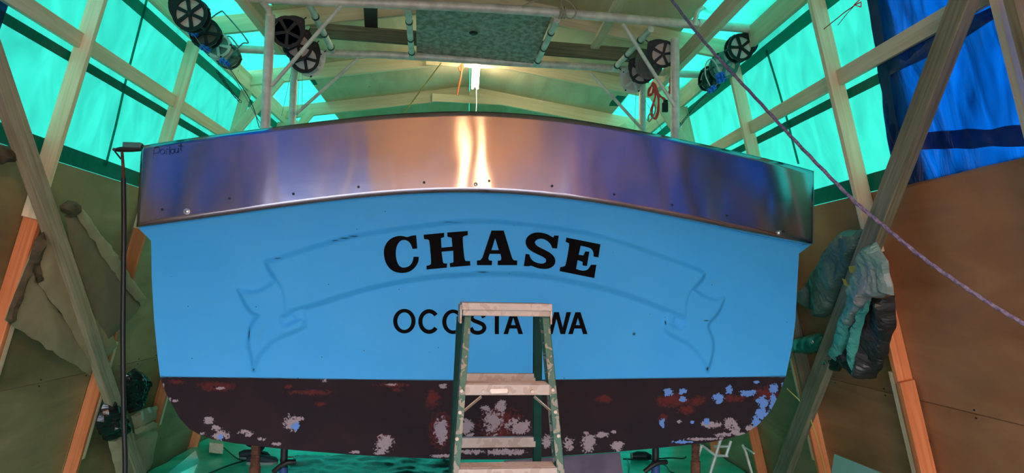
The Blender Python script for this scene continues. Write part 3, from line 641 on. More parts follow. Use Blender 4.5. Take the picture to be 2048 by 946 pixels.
for P in ([sp(Cc)], [sp(Hh)], [Aa, Ah], [sp(Ss)], [sp(Ee)]): letter(P, .034)
def ell(cx, cy, rx, ry, n=40, a0=0, a1=360): return [(cx+rx*math.cos(math.radians(a0+(a1-a0)*i/n)), cy+ry*math.sin(math.radians(a0+(a1-a0)*i/n))) for i in range(n+(a1-a0 < 360))]
def ribbon(path, w_):
    P = [np.array(p, float) for p in path]; l, r = [], []
    for i, p in enumerate(P):
        d1 = P[i]-P[i-1] if i else P[1]-P[0]; d2 = P[i+1]-P[i] if i < len(P)-1 else P[i]-P[i-1]
        d1 = d1/np.linalg.norm(d1); d2 = d2/np.linalg.norm(d2); n1 = np.array([-d1[1], d1[0]]); n2 = np.array([-d2[1], d2[0]])
        b = n1+n2; b /= np.linalg.norm(b); q = b*w_/2/max(.45, b @ n1); l.append(tuple(p+q)); r.append(tuple(p-q))
    return l+r[::-1]
def tup(ps): return [(p[0], p[1]) for p in ps]
letter([ell(260, 765, 85, 93), ell(260, 765, 53, 66)], .004)
letter([ribbon(ell(447, 768, 66, 78, 30, 38, 322), 31)], .004)
letter([ell(629, 770, 83, 93), ell(629, 770, 51, 66)], .004)
letter([ribbon(tup(spline([(p[0], p[1], 0) for p in [(862, 738), (848, 714), (815, 703), (780, 712), (768, 738), (785, 760), (825, 776), (856, 793), (865, 820), (848, 844), (815, 853), (780, 844), (762, 815)]], 50)), 30)], .004)
letter([[(893, 693), (1015, 693), (1015, 722), (975, 722), (975, 863), (944, 863), (944, 722), (893, 722)]], .004)
def letA(x0, x1, yt=697, yb=863):
    xm = (x0+x1)/2; w_ = (x1-x0)
    return [[(x0, yb), (xm-19, yt), (xm+19, yt), (x1, yb), (x1-34, yb), (x1-46, yb-42), (x0+46, yb-42), (x0+34, yb)], [(xm, yt+42), (x0+56, yb-68), (x1-56, yb-68)]]
letter(letA(1010, 1157), .004)
letter([[(1300, 697), (1333, 697), (1364, 815), (1392, 697), (1428, 697), (1458, 815), (1486, 697), (1520, 697), (1475, 863), (1441, 863), (1410, 745), (1380, 863), (1346, 863)]], .004)
letter(letA(1500, 1645), .004)
# steel band ---------------------------------------------------------
band = thing('steel_band', 'brushed stainless steel strip bolted across the top of the stern', 'metal strip', W3(0, -.1, 2.2))
def onband(p):
    u = uz(*p, -.035)[0]
    for _ in range(4): q = uz(*p, -.035-.05*max(0, u-.95)**2); u = q[0]
    return q
BB = np.array([onband(p) for p in bb]); BT = np.array([onband(p) for p in btp])
# ends measured separately (the ends lean)
ubL, ubR, utL, utR = BB[0, 0], BB[-1, 0], BT[0, 0], BT[-1, 0]
NU, NV = 260, 16; vs = []; OFF = .035
def bandv(u): return surf_v(u)-.05*max(0, u-.95)**2   # right end bent away from the hull, shaped to steer its reflection
def smooth_interp(A, t):
    d = np.linspace(0, 1, len(A)); return np.interp(t, d, A)
def bandpt(s, q, dv=OFF):
    ub = ubL+(ubR-ubL)*s; ut = utL+(utR-utL)*s; zb_ = zb2(ub); zt_ = zt2(ut); u = ub+(ut-ub)*q; z = zb_+(zt_-zb_)*q
    wav = .0016*math.sin(s*17+.6)+.0012*math.sin(s*41+q*1.5)+.0008*nz3((s*24, q*1.6, 3))
    return u, z, bandv(u)-dv-wav
# smooth the measured curves
def sm(A, deg=6):
    c_ = np.polynomial.polynomial.Polynomial.fit(A[:, 0], A[:, 1], deg); return c_
pb, pt_ = sm(BB), sm(BT); zb2 = lambda u: float(pb(u)); zt2 = lambda u: float(pt_(u))
for j in range(NV):
    for i in range(NU):
        u, z, v = bandpt(i/(NU-1), j/(NV-1)); vs.append(W3(u, v, z))
fs = [(j*NU+i, j*NU+i+1, (j+1)*NU+i+1, (j+1)*NU+i) for j in range(NV-1) for i in range(NU-1)]
me = bpy.data.meshes.new('steel_sheet'); me.from_pydata([tuple(v) for v in vs], [], fs)
uv = me.uv_layers.new(name='UVMap')
for lp in me.loops:
    j, i = divmod(lp.vertex_index, NU); uv.data[lp.index].uv = (j/(NV-1), i/(NU-1))
for p in me.polygons: p.use_smooth = True
me.materials.append(M['band']); bs = bpy.data.objects.new('steel_sheet', me); link(bs, band)
sol = bs.modifiers.new('thick', 'SOLIDIFY'); sol.thickness = .004; sol.offset = -1 if True else 1
# folded ends
for s, sg in ((0, -1), (1, 1)):
    a = [bandpt(s, q) for q in (0, 1)]; m = MB()
    q0, q1 = W3(a[0][0], a[0][2], a[0][1]), W3(a[1][0], a[1][2], a[1][1])
    dd = BV*.3+BX*(-sg*.02)
    m.prism([q0, q0+dd, q1+dd, q1], BX*(-sg*.004)); m.build('end_return', M['steel'], band)
# lower lip behind the band
m = MB()
for i in range(120):
    u, z, v = bandpt(i/119, 0); m.v += [tuple(W3(u, v, z)), tuple(W3(u, v+OFF+.03, z+.002))]
m.f = [(2*i, 2*i+2, 2*i+3, 2*i+1) for i in range(119)]; m.build('bottom_lip', M['steel'], band)
for px, py in ((325, 419), (459, 397), (587, 388), (717, 374), (848, 365), (978, 362), (1104, 372), (1228, 389), (1344, 410), (1453, 431), (1566, 463)):
    u, z = onband((px, py)); c = W3(u, bandv(u)-OFF-.0035, z)
    MB().tube([c-BV*.001, c+BV*.004], .0075, 14).build('bolt_hole', M['ink'], band)
for px, py in ((374, 423), (951, 369), (1558, 466)):
    u, z = onband((px, py)); c = W3(u, bandv(u)-OFF, z)
    m = MB(); m.tube([c-BV*.002, c-BV*.005], .017, 20); m.tube([c-BV*.005, c-BV*.011, c-BV*.014], .012, 16, rr=[.012, .011, .005])
    m.build('bolt', M['steel'], band, smooth=True)
wr_ = MB()
def zp1(x, y): return (x/2.957, y/2.957)
strokes = [[(908, 932), (915, 872)], [(913, 874), (935, 868), (948, 882), (938, 905), (912, 908)], tup(ell(962, 898, 13, 14, 16, 0, 359)), [(984, 914), (985, 884), (990, 880), (1000, 884)], [(1006, 866), (1004, 915)], tup(ell(1021, 895, 11, 13, 16, 0, 359)), [(1036, 878), (1034, 898), (1043, 906), (1053, 896), (1055, 876), (1056, 905)], [(1070, 848), (1070, 890), (1080, 892)], [(1054, 862), (1084, 866)]]
for st in strokes:
    pts = []
    for x, y in st:
        u, z = onband(zp1(x, y)); pts.append(W3(u, bandv(u)-OFF-.003, z))
    wr_.tube(pts, .0017, 5)
o = wr_.build('handwriting', M['ink'], band); o['label'] = 'handwritten marker words Port out'

# ------------------------------------------------------------------ gantry on the deck
gv, gr = .38, 1.25
gan = thing('pipe_gantry', 'pale welded pipe gantry standing above the stern', 'gantry', W3(0, gv, 2.04))
def G(px, py, v): u, z = onplane(px, py, v); return W3(u, v, z)
def pipe(name, pts, r, mat=M['alu'], parent=gan, n=16): return MB().tube(pts, r, n).build(name, mat, parent, smooth=True)
def post(px, ytop, v, r):
    a = G(px, ytop, v); return pipe('post', [a, Vector((a.x, a.y, 2.04))], r)
post(541, 30, gv, .031); post(1350, 78, gv, .031); post(590, 112, gr, .028); post(1285, 150, gr, .028)
# extra post inside right / left tops
pipe('top_rail', spline([G(*p, gv) for p in ((470, -7), (600, 1), (697, 5), (860, 11), (1020, 19), (1190, 32), (1352, 46), (1404, 50), (1536, 60))], 40), .031)
pipe('top_rail', spline([G(*p, gr) for p in ((440, 96), (560, 102), (663, 107), (798, 111), (1020, 125), (1217, 136), (1335, 146), (1412, 150))], 40), .03)
for a, b in (((617, 6), (666, 103)), ((816, 16), (824, 113)), ((1114, 40), (1072, 129)), ((1302, 58), (1228, 138))):
    qa, qb = G(*a, gv+.02), G(*b, gr-.02); o = pipe('cross_rail', [qa, qb], .023)
    for t in (.25, .6, .9):
        c = qa.lerp(qb, t); d = (qb-qa).normalized(); MB().tube([c-d*.008, c+d*.008], .027, 14).build('clamp', M['dark'], o, smooth=True)
for a, b, v in (((543, 172), (682, 12), gv-.02), ((592, 228), (716, 117), gr-.02), ((1246, 48), (1350, 214), gv-.02), ((1181, 146), (1285, 259), gr-.02)):
    pipe('brace', [G(*a, v), G(*b, v)], .013)
pipe('bent_arm', spline([G(*p, gv-.03) for p in ((1389, 52), (1392, 34), (1400, 18), (1440, -3))]+[G(1560, -50, gv-.6)], 24), .018)
pipe('bent_arm', spline([G(*p, gv-.02) for p in ((540, 34), (536, 18), (518, -5))]+[G(470, -60, gv-.5)], 24), .02)
pipe('bent_arm', [G(1536, 60, gv), G(1492, 88, gv+.5)], .022)
# coupling
a, b = G(1396, 49, gv), G(1424, 52, gv); MB().tube([a, b], .038, 20).build('coupling', M['alu'], gan, smooth=True)
# underside plate with round fitting
q = [G(832, 12, gv+.06), G(1106, 32, gv+.06), G(1066, 131, gr-.02), G(833, 108, gr-.02)]
q = [p+Vector((0, 0, .012)) for p in q]
MB().prism(q, Vector((0, 0, .006))).build('hatch_plate', M['aluplate'], gan)
c = (G(947, 66, (gv+gr)/2)); MB().tube([c+Vector((0, 0, .02)), c-Vector((0, 0, .0)), c-Vector((0, 0, .012))], .03, 18, rr=[.034, .034, .022]).build('pipe_fitting', M['dark'], gan, smooth=True)

# ------------------------------------------------------------------ blocks (sheaves)
def hull2(P):
    P = sorted(set(P)); 
    def half(Q):
        o = []
        for p in Q:
            while len(o) > 1 and (o[-1][0]-o[-2][0])*(p[1]-o[-2][1])-(o[-1][1]-o[-2][1])*(p[0]-o[-2][0]) <= 0: o.pop()
            o.append(p)
        return o
    a, b = half(P), half(P[::-1]); return a[:-1]+b[:-1]
def block(px, py, rpx, tip, v, label, plate, sheave, spokes=5, turn=0.0, name='pulley_block'):
    c = G(px, py, v); depth = (c-Vector(EYE)).length; R0 = rpx/F*depth*.97
    t2 = G(*tip, v); up = (t2-c); tl_ = up.length; up.normalize()
    nrm = (Vector(EYE)-c).normalized(); nrm = (Matrix.Rotation(turn, 3, 'Z') @ nrm); nrm = (nrm-up*nrm.dot(up)).normalized(); rt_ = up.cross(nrm)
    tl_ = max(tl_, R0*1.15)
    root = thing(name, label, 'pulley', c-Vector((0, 0, R0)), 'sheave blocks hanging from the pipe gantry')
    P2 = hull2([(round(R0*math.cos(i*.13), 5), round(R0*math.sin(i*.13), 5)) for i in range(49)]+[(round(.24*R0*math.cos(i*.5), 5), round(tl_-.06*R0+.24*R0*math.sin(i*.5), 5)) for i in range(13)])
    ang = sorted((math.atan2(y, x), math.hypot(x, y)) for x, y in P2); A = [a for a, _ in ang]; RR = [r for _, r in ang]
    def polar(a): a = (a+math.pi) % (2*math.pi)-math.pi; return float(np.interp(a, A, RR, period=2*math.pi))
    T3 = lambda x, y, z: c+rt_*x+up*y+nrm*z
    N_ = 60; hub = .16*R0; ri = .8*R0
    for sgn in (1, -1):
        m = MB(); z0, z1 = sgn*.024, sgn*.034
        vs = []
        for i in range(N_):
            a = 2*math.pi*i/N_; ca, sa = math.cos(a), math.sin(a); ro = polar(a)
            vs += [T3(ri*ca, ri*sa, z0), T3(ro*ca, ro*sa, z0), T3(ri*ca, ri*sa, z1), T3(ro*ca, ro*sa, z1)]
        fs = []
        for i in range(N_):
            j = (i+1) % N_; a, b = 4*i, 4*j
            fs += [(a, a+1, b+1, b), (a+2, b+2, b+3, a+3), (a+1, a+3, b+3, b+1), (a, b, b+2, a+2)]
        m.add(vs, fs)
        for k in range(spokes):
            a = 2*math.pi*k/spokes+math.pi/2+.15; ca, sa = math.cos(a), math.sin(a); wv = .085*R0
            q = [(hub*.6*ca-wv*sa, hub*.6*sa+wv*ca), (hub*.6*ca+wv*sa, hub*.6*sa-wv*ca), (ri*1.04*ca+wv*1.3*sa, ri*1.04*sa-wv*1.3*ca), (ri*1.04*ca-wv*1.3*sa, ri*1.04*sa+wv*1.3*ca)]
            m.prism([T3(x, y, z0) for x, y in q], nrm*(z1-z0))
        m.tube([T3(0, 0, z0*.9), T3(0, 0, z1+sgn*.004)], hub, 16)
        m.build('side_plate', plate, root)
    m = MB(); m.tube([T3(0, 0, -.018), T3(0, 0, .018)], .79*R0, 40); m.build('sheave', sheave, root, smooth=True)
    m = MB(); m.tube([T3(0, 0, -.042), T3(0, 0, .042)], .05*R0+.003, 10); m.tube([T3(0, tl_-.1*R0, -.037), T3(0, tl_-.1*R0, .037)], .006, 10)
    for a in (math.pi*1.02, -.6, -1.9):
        x, y = R0*.97*math.cos(a), R0*.97*math.sin(a); m.tube([T3(x, y, -.036), T3(x, y, .036)], .008, 8)
    tag(m.build('pin', M['dark'], root, smooth=True), kind='stuff')
    # shackle
    tp = T3(0, tl_+.02, 0); ringp = [tp+(up*math.sin(a)+nrm*math.cos(a))*.02 for a in [i*math.pi/6 for i in range(12)]]
    MB().tube(ringp, .004, 6, closed=True).build('shackle', M['dark'], root, smooth=True)
    return root, T3, R0
bk, sh = M['black'], M['sheave']
block(383, 29, 31, (347, 6), gv+.1, 'black spoked sheave block, uppermost left, nearest the wall', bk, sh, 6)
block(412, 68, 27, (392, 42), gv+.35, 'solid-looking black block second down the left wall cluster', bk, M['darkplate'], 5)
block(437, 93, 24, (420, 70), gv+.6, 'pale grey-green block third down the left wall cluster', M['whiteplate'], M['greyplate'], 5)
block(457, 113, 22, (444, 92), gv+.8, 'dark block lowest in the left wall cluster', M['darkplate'], M['greyplate'], 5)
block(574, 64, 29, (603, 42), gv+.12, 'black block with dark sheave beside the left front post', bk, M['voidsheave'], 5)
block(595, 92, 27, (614, 66), gv+.4, 'black block half hidden behind the left front diagonal brace', bk, sh, 5)
block(609, 117, 27, (631, 90), gv+.6, 'black block with white openings lowest on the left rail', bk, M['white'], 5)
block(619, 126, 26, (643, 108), gv+.85, 'grey metal block behind the lowest black one on the left rail', M['alu'], M['whiteplate'], 5)
block(1326, 108, 26, (1300, 87), gv+.12, 'black five-spoked block next to the right front post', bk, sh, 5)
block(1298, 132, 26, (1282, 112), gv+.4, 'charcoal grey block behind the right diagonal brace', M['darkplate'], M['darkplate'], 5)
block(1284, 142, 25, (1265, 125), gv+.6, 'black block with white arrow-like mark on the right rail', bk, sh, 5)
block(1266, 161, 24, (1248, 145), gv+.8, 'white block lowest on the right rail', M['whiteplate'], sh, 5)
block(1478, 97, 26, (1509, 80), gv+.05, 'black five-spoked block hanging at the far right pipe end', bk, M['whiteplate'], 5)
block(1447, 132, 26, (1472, 116), gv+.4, 'teal block below the far right black one, wound with wire', M['greyplate'], M['whiteplate'], 5)
block(1420, 158, 24, (1436, 138), gv+.7, 'dark block turned edge-on by the right wall plate', bk, M['darkplate'], 5, turn=.9)
# insulators on their line
def insulators(pts, label, d):
    root = thing('insulator', label, 'insulator', G(*pts, gv+.3)-Vector((0, 0, .02)), 'blue line insulators'); c = G(*pts, gv+.3); dd = (G(pts[0]+d[0], pts[1]+d[1], gv+.3)-c).normalized(); m = MB()
    prof_ = [(-.04, .008), (-.034, .02), (-.018, .022), (-.01, .013), (0, .022), (.012, .022), (.018, .013), (.03, .02), (.038, .008)]
    m.tube([c+dd*a for a, _ in prof_], .02, 14, rr=[r for _, r in prof_]); m.build('insulator_body', M['insul'], root, smooth=True)
insulators((386, 66), 'blue insulator under the uppermost left block', (10, 6)); insulators((411, 98), 'blue insulator, middle one on the left wire', (10, 6)); insulators((450, 125), 'blue insulator lowest on the left wire', (10, 6))
insulators((1440, 150), 'upper blue insulator beside the teal block', (10, -4)); insulators((1443, 160), 'blue insulator just under another beside the teal block', (10, -4)); insulators((1424, 178), 'blue insulator below the edge-on dark block', (10, -8))
def line(name, pts, r, mat, label, cat, v=None, n=6, sm_=True, num=30):
    P = spline(pts, num) if sm_ else pts; o = MB().tube(P, r, n).build(name, mat, None, smooth=True); return tag(o, label, cat)
line('wire', [G(*p, gv+.28) for p in ((347, 8), (362, 45), (386, 68), (411, 100), (450, 127), (524, 252))], .0025, M['wire'], 'thin grey wire threading the blue insulators on the left', 'wire')
line('wire', [G(*p, gv+.3) for p in ((455, 130), (500, 200), (519, 256))], .003, M['dark'], 'dark line running from left chain down to the stern', 'wire')
line('rod', [G(*p, gv+.3) for p in ((398, 57), (438, 25), (452, 30), (495, 82), (484, 88), (455, 118))], .005, M['greyplate'], 'bent green rod beside the left wall blocks', 'rod', num=40)
line('rod', [G(*p, gv+.6) for p in ((452, 72), (462, 75), (478, 95))], .005, M['greyplate'], 'short bent green rod beside the pale left block', 'rod')
line('rod', [G(*p, gv+.3) for p in ((1442, 150), (1432, 128), (1422, 118), (1412, 128), (1411, 150), (1420, 172))], .005, M['whiteplate'], 'pale looped rod beside the teal right block', 'rod', num=40)
line('wire', [G(*p, gv+.3) for p in ((1340, 275), (1380, 228), (1424, 178), (1450, 152), (1478, 100))], .0025, M['wire'], 'thin wire running through the right insulators', 'wire')
for a, b, lb in (((600, 110), (594, 245), 'thin line hanging from the left rail blocks'), ((605, 134), (604, 215), 'short thin line below lowest left block'), ((1272, 186), (1269, 258), 'thin line hanging from the white right block'), ((581, 150), (563, 232), 'faint slanting line left of the rear left post'), ((1290, 200), (1325, 262), 'thin line slanting between the right posts')):
    line('line', [G(*a, gv+.7), G(*b, gv+.7)], .0015, M['wire'], lb, 'line', sm_=False)
def chain(pts, nlink, label, v, r=.011):
    P = resample([G(*p, v) for p in pts], nlink); root = thing('chain', label, 'chain', P[0])
    for i, p in enumerate(P[:-1]):
        d = (P[i+1]-p).normalized(); s = d.orthogonal().normalized(); s = Matrix.Rotation(i*math.pi/2, 3, d) @ s
        pts_ = [p+d*math.cos(a)*r*1.7+s*math.sin(a)*r*.9 for a in [k*math.pi/5 for k in range(10)]]
        MB().tube(pts_, .0022, 5, closed=True).build('link', M['dark'], root)
chain(((436, 145), (450, 165), (468, 190), (482, 205)), 16, 'dark chain along the left wall plate', gv+.5)
chain(((1412, 190), (1395, 208), (1370, 238), (1356, 256)), 16, 'dark chain descending beside the right front post', gv+.5)
# red ratchet strap
st = thing('ratchet_strap', 'red webbing strap looped behind the right front post', 'strap', G(1310, 235, gv+.5))
def web(pts, v, wd=.022, t=.0025):
    P = spline([G(*p, v) for p in pts], 36); m = MB(); vs = []
    for i, p in enumerate(P):
        d = (P[min(i+1, 35)]-P[max(i-1, 0)]).normalized(); vw = (Vector(EYE)-p).normalized(); s = d.cross(vw).normalized()*wd/2*(.6+.4*abs(math.sin(i*.3+v*9)))
        vs += [p-s, p+s, p+s-vw*t, p-s-vw*t]
    m.add(vs, [(4*i+a, 4*i+(a+1) % 4, 4*i+4+(a+1) % 4, 4*i+4+a) for i in range(35) for a in range(4)]); m.build('webbing', M['red'], st)
web(((1308, 165), (1299, 178), (1297, 190), (1305, 186), (1309, 170)), gv+.5); web(((1306, 168), (1311, 190), (1303, 220), (1305, 234), (1312, 236), (1317, 215), (1316, 190), (1309, 168)), gv+.46)
web(((1308, 168), (1316, 188), (1328, 198), (1333, 204)), gv+.42); web(((1342, 150), (1340, 175), (1339, 188)), gv+.6)
c = G(1330, 215, gv+.4); MB().box(c, .022, .012, .035).box(c+Vector((.004, 0, .045)), .016, .01, .014).build('buckle', M['black'], st, bevel=.003)
line('cord', [G(*p, gv+.45) for p in ((1308, 205), (1311, 220), (1305, 235), (1298, 243), (1297, 232), (1306, 222))], .006, M['manila'], 'pale cord loop hanging with the red strap', 'cord')
# rope tied round the top rail
rp = [G(*p, gv-.05) for p in ((1045, 14), (1065, 3), (1100, -4), (1135, 2), (1152, 22), (1145, 36), (1132, 34), (1124, 18))]
line('rope', rp, .006, M['manila'], 'tan rope looped over the front top pipe of the gantry', 'rope', num=50)
m = MB()
for k, x in enumerate((1119, 1124, 1129)):
    c = G(x, 25, gv); m.tube([c+(BV*math.cos(a)+Vector((0, 0, 1))*math.sin(a))*.038 for a in [i*math.pi/8 for i in range(16)]], .006, 6, closed=True)
m.tube(spline([G(*p, gv-.04) for p in ((1125, -8), (1123, 8), (1127, 20), (1134, 36))], 12), .007, 8)
tag(m.build('rope_knot', M['manila'], None, smooth=True), 'tan rope knot wrapped tight round the front top pipe', 'rope')
# orange cord, yellow twine, red string
line('cord', [onY(*p, 6.0) for p in ((925, 128), (918, 135), (921, 142), (927, 135), (924, 128), (922, 150), (914, 190))], .008, M['orange'], 'orange cord hanging beside the lit roof lamp', 'cord', num=40)
line('twine', [onY(882, 126, 5.4), onY(808, 226, 5.0)], .005, M['yellow'], 'pale yellow twine slanting down left of the roof lamp', 'string', sm_=False)
line('twine', [onR(1574, 777, .2), onR(1610, 815, .15), onR(1632, 870, .12), onR(1652, 946, .1), onR(1660, 985, .1)], .004, M['yellow'], 'yellow twine hanging down the lower right wall', 'string')
line('string', [onR(1648, 58, .14), onR(1690, 24, .25), onR(1712, 9, .3), onR(1722, 4, .3), onR(1722, 14, .3), onR(1708, 10, .3), onR(1740, -20, .3)], .003, M['red'], 'thin red string knotted on the upper right stud', 'string', sm_=False)
line('string', [onR(1676, 50, .14), onR(1695, 26, .22), onR(1710, 10, .3)], .002, M['red'], 'second thin red string beside the knotted one', 'string', sm_=False)
# purple rope
prp = [hit(px, py, (0, y, 0), (0, 1, 0)) for px, py, y in ((1285, -85, 3.92), (1345, 2, 3.7), (1420, 97, 3.5), (1515, 200, 3.3), (1600, 292, 3.12), (1700, 394, 2.95), (1760, 446, 2.86), (1850, 519, 2.76), (1950, 588, 2.68), (2048, 648, 2.6), (2190, 728, 2.52))]+[wr(2.42, 1.16, .005)]
P = spline(prp, 420)
o = MB().tube(P, .0078, 12, twist=.2, lob=.16).build('rope', M['rope'], None, smooth=True); tag(o, 'purple twisted rope sagging across the right side of the view', 'rope')

# ------------------------------------------------------------------ lamps
def lamp(x, y0, y1, z, mat, label, group, seen):
    root = thing('tube_lamp', label, 'lamp', (x, (y0+y1)/2, z))
    for dx in (-.024, .024): MB().tube([(x+dx, y0, z), (x+dx, y1, z)], .013, 10).build('lamp_tube', mat, root, smooth=True)
    MB().box((x, (y0+y1)/2, z+.036), .03, (y1-y0)/2+.03, .018).build('lamp_housing', M['white'], root, bevel=.004)
    m = MB(); 
    for y in (y0+.15, y1-.15): m.tube([(x, y, z+.05), (x, y, ZRI+.06)], .003, 6)
    m.build('hanger', M['wire'], root)
    return root
lamp(.055, 5.75, 6.95, 3.86, M['tube'], 'lit twin-tube lamp hanging under the roof ridge', None, True)
line('cord', [(.07, 6.95, 3.84), (.075, 6.97, 3.7), (.07, 6.97, 3.58)], .004, M['white'], 'pale pull cord below the lit roof lamp', 'cord')
lamp(.42, -1.6, -.4, 3.35, M['tubewarm'], 'warm tube lamp hanging behind the viewer, nearer the middle', None, False)
lamp(.8, -1.5, -.3, 3.35, M['tubewarm'], 'warm tube lamp hanging behind the viewer, further right', None, False)

# ------------------------------------------------------------------ step ladder
ang = math.radians(-3.4); LF = Vector((math.sin(ang), math.cos(ang), 0)); LFn = -LF; LX = Vector((math.cos(ang), -math.sin(ang), 0))
def dplane(dist, slope, z0=1.66):  # plane: LF.p - slope*(z-z0) = dist
    n = Vector((LF.x, LF.y, -slope)); p = LF*dist+Vector((0, 0, z0)); return p, n
D0 = 2.6
FP = dplane(D0, .27); RP = dplane(D0+.17, -.42)
def onF(px, py, dd=0): p, n = FP; return hit(px, py, p+LF*dd, n)
def onRr(px, py, dd=0): p, n = RP; return hit(px, py, p+LF*dd, n)
lad = thing('stepladder', 'green fibreglass stepladder with paint-splashed steps before the stern', 'ladder', (LF*2.6+LX*.0).to_tuple()[:2]+(0,))
UPF = Vector((0, 0, 1))
def rail(name, a, b, fw, dp, mat, sgn, parent=lad):
    """C channel: web and two flanges; a top, b bottom; sgn = side the web sits on"""
    d = (b-a).normalized(); y = (LF-d*LF.dot(d)).normalized(); x = d.cross(y).normalized()
    if x.dot(LX) < 0: x = -x
    fr = Matrix(((d.x, x.x, y.x, 0), (d.y, x.y, y.y, 0), (d.z, x.z, y.z, 0), (0, 0, 0, 1))); fr.translation = (a+b)/2; R = fr.to_3x3(); L2 = (b-a).length/2
    m = MB(); m.box((a+b)/2+x*sgn*(fw/2-.002)+y*dp/2, L2, .002, dp/2, R); m.box((a+b)/2+y*.002, L2, fw/2, .002, R); m.box((a+b)/2+y*(dp-.002), L2, fw/2, .002, R)
    return m.build(name, mat, parent, frame=fr, bevel=.001)
def tofloor(a, b): t = a.z/(a.z-b.z); return a+(b-a)*t
fl = (onF(936, 626), onF(912, 946)); frr = (onF(1091, 626), onF(1122, 946))
rail('front_rail', fl[0], tofloor(*fl), .026, .07, M['grail'], -1); rail('front_rail', frr[0], tofloor(*frr), .028, .07, M['grail'], 1)
rl = (onRr(921, 640), onRr(905, 946)); rr2 = (onRr(1077, 632), onRr(1075, 946))
rail('rear_rail', rl[0], tofloor(*rl), .03, .035, M['glad'], -1); rail('rear_rail', rr2[0], tofloor(*rr2), .034, .035, M['glad'], 1)
# top cap
ca, cb = onF(926, 630), onF(1098, 630); cz = onF(1012, 606).z; zlow = ca.z
ctr = (ca+cb)/2; hw = (cb-ca).length/2+.004
frm = Matrix(((LX.x, LF.x, 0), (LX.y, LF.y, 0), (0, 0, 1)))
m = MB(); cc = Vector((ctr.x, ctr.y, 0))+LF*.07
m.box(cc+Vector((0, 0, cz-.006)), hw, .095, .006, frm)                       # tray
m.box(cc-LF*.085+Vector((0, 0, (cz+zlow)/2-.008)), hw-.002, .004, (cz-zlow)/2-.006, frm)   # front skirt
m.box(cc+LF*.09+Vector((0, 0, (cz+zlow)/2-.006)), hw-.002, .004, (cz-zlow)/2-.006, frm)
m.box(cc-LF*.094+Vector((0, 0, cz-.014)), hw+.003, .004, .014, frm)
o = m.build('top_cap', M['lstep'], lad, frame=Matrix.Translation(cc+Vector((0, 0, cz))), bevel=.003)
for sx in (-1, 1): MB().box(cc+LX*sx*(hw+.004)+Vector((0, 0, (cz+zlow)/2-.02)), .004, .075, (cz-zlow)/2+.012, frm).build('cap_bracket', M['lalu'], lad, bevel=.002)
def stepf(y0, y1, xl, xr):
    a, b = onF(xl, y0, -.004), onF(xr, y0, -.004); lo = onF(xl, y1, -.004); hgt = a.z-lo.z; L2 = (b-a).length/2; c_ = (a+b)/2; m = MB()
    m.box(c_+Vector((0, 0, -hgt/2)), L2, .003, hgt/2, frm); m.box(c_+LF*.045+Vector((0, 0, -.003)), L2, .045, .003, frm); m.box(c_+LF*.09+Vector((0, 0, -hgt/2)), L2, .003, hgt/2, frm)
    for k in range(7): m.box(c_+LF*(.01+.012*k)+Vector((0, 0, .0012)), L2*.98, .002, .0012, frm)
    return m.build('step', M['lstep'], lad, frame=Matrix.Translation(c_), bevel=.001), c_, hgt
s1, c1_, h1 = stepf(769, 791, 931, 1099); z1_ = c1_.z
s2, c2_, h2 = stepf(937, 962, 917, 1114)
for k in (1, 2, 3):   # lower steps, out of the frame
    z = c2_.z-.305*k
    if z < .1: continue
    t = (fl[0].z-z)/(fl[0].z-0); a = fl[0].lerp(tofloor(*fl), t); b = frr[0].lerp(tofloor(*frr), t); c_ = (a+b)/2; L2 = (b-a).length/2-.006; m = MB()
    m.box(c_-Vector((0, 0, .02)), L2, .003, .02, frm); m.box(c_+LF*.04, L2, .04, .003, frm); m.build('step', M['lstep'], lad, frame=Matrix.Translation(c_))
for y0, y1, xl, xr in ((747, 762, 933, 1071), (875, 893, 922, 1071)):
    a, b, lo = onRr(xl-14, y0, .01), onRr(xr, y0, .01), onRr(xl, y1, .01); hgt = a.z-lo.z; c_ = (a+b)/2
    m = MB(); m.box(c_-Vector((0, 0, hgt/2)), (b-a).length/2, .003, hgt/2, frm); m.box(c_+LF*.012+Vector((0, 0, -.002)), (b-a).length/2, .012, .002, frm); m.build('rear_bar', M['lstep'], lad, frame=Matrix.Translation(c_), bevel=.001)
beam('knee_strut', onF(963, 793, .005), onF(928, 822, .005), .018, .003, LF.cross(Vector((1, 0, -1))), M['lalu'], lad); beam('knee_strut', onF(1068, 793, .005), onF(1101, 822, .005), .018, .003, LF.cross(Vector((1, 0, 1))), M['lalu'], lad)
m = MB()
for px, py in ((936, 623), (1089, 625), (923, 782), (1106, 780), (920, 825), (1111, 824), (967, 783), (1065, 783), (914, 878), (1117, 872)):
    c = onF(px, py, -.008); MB().tube([c+LF*.006, c-LF*.001], .0065, 12).build('rivet', M['lalu'], lad, smooth=True)
q = [onF(px, py, -.0085) for px, py in ((981, 778), (1014, 777), (1016, 781), (1014, 786), (983, 787), (980, 782))]
MB().prism(q, -LF*.001).build('sticker', M['alu'], lad)
# plastic feet
m = MB()
for p in (tofloor(*fl), tofloor(*frr), tofloor(*rl), tofloor(*rr2)): MB().box(p+Vector((0, 0, .02))+LF*.03, .022, .04, .02, frm).build('foot', M['rubber'], lad)

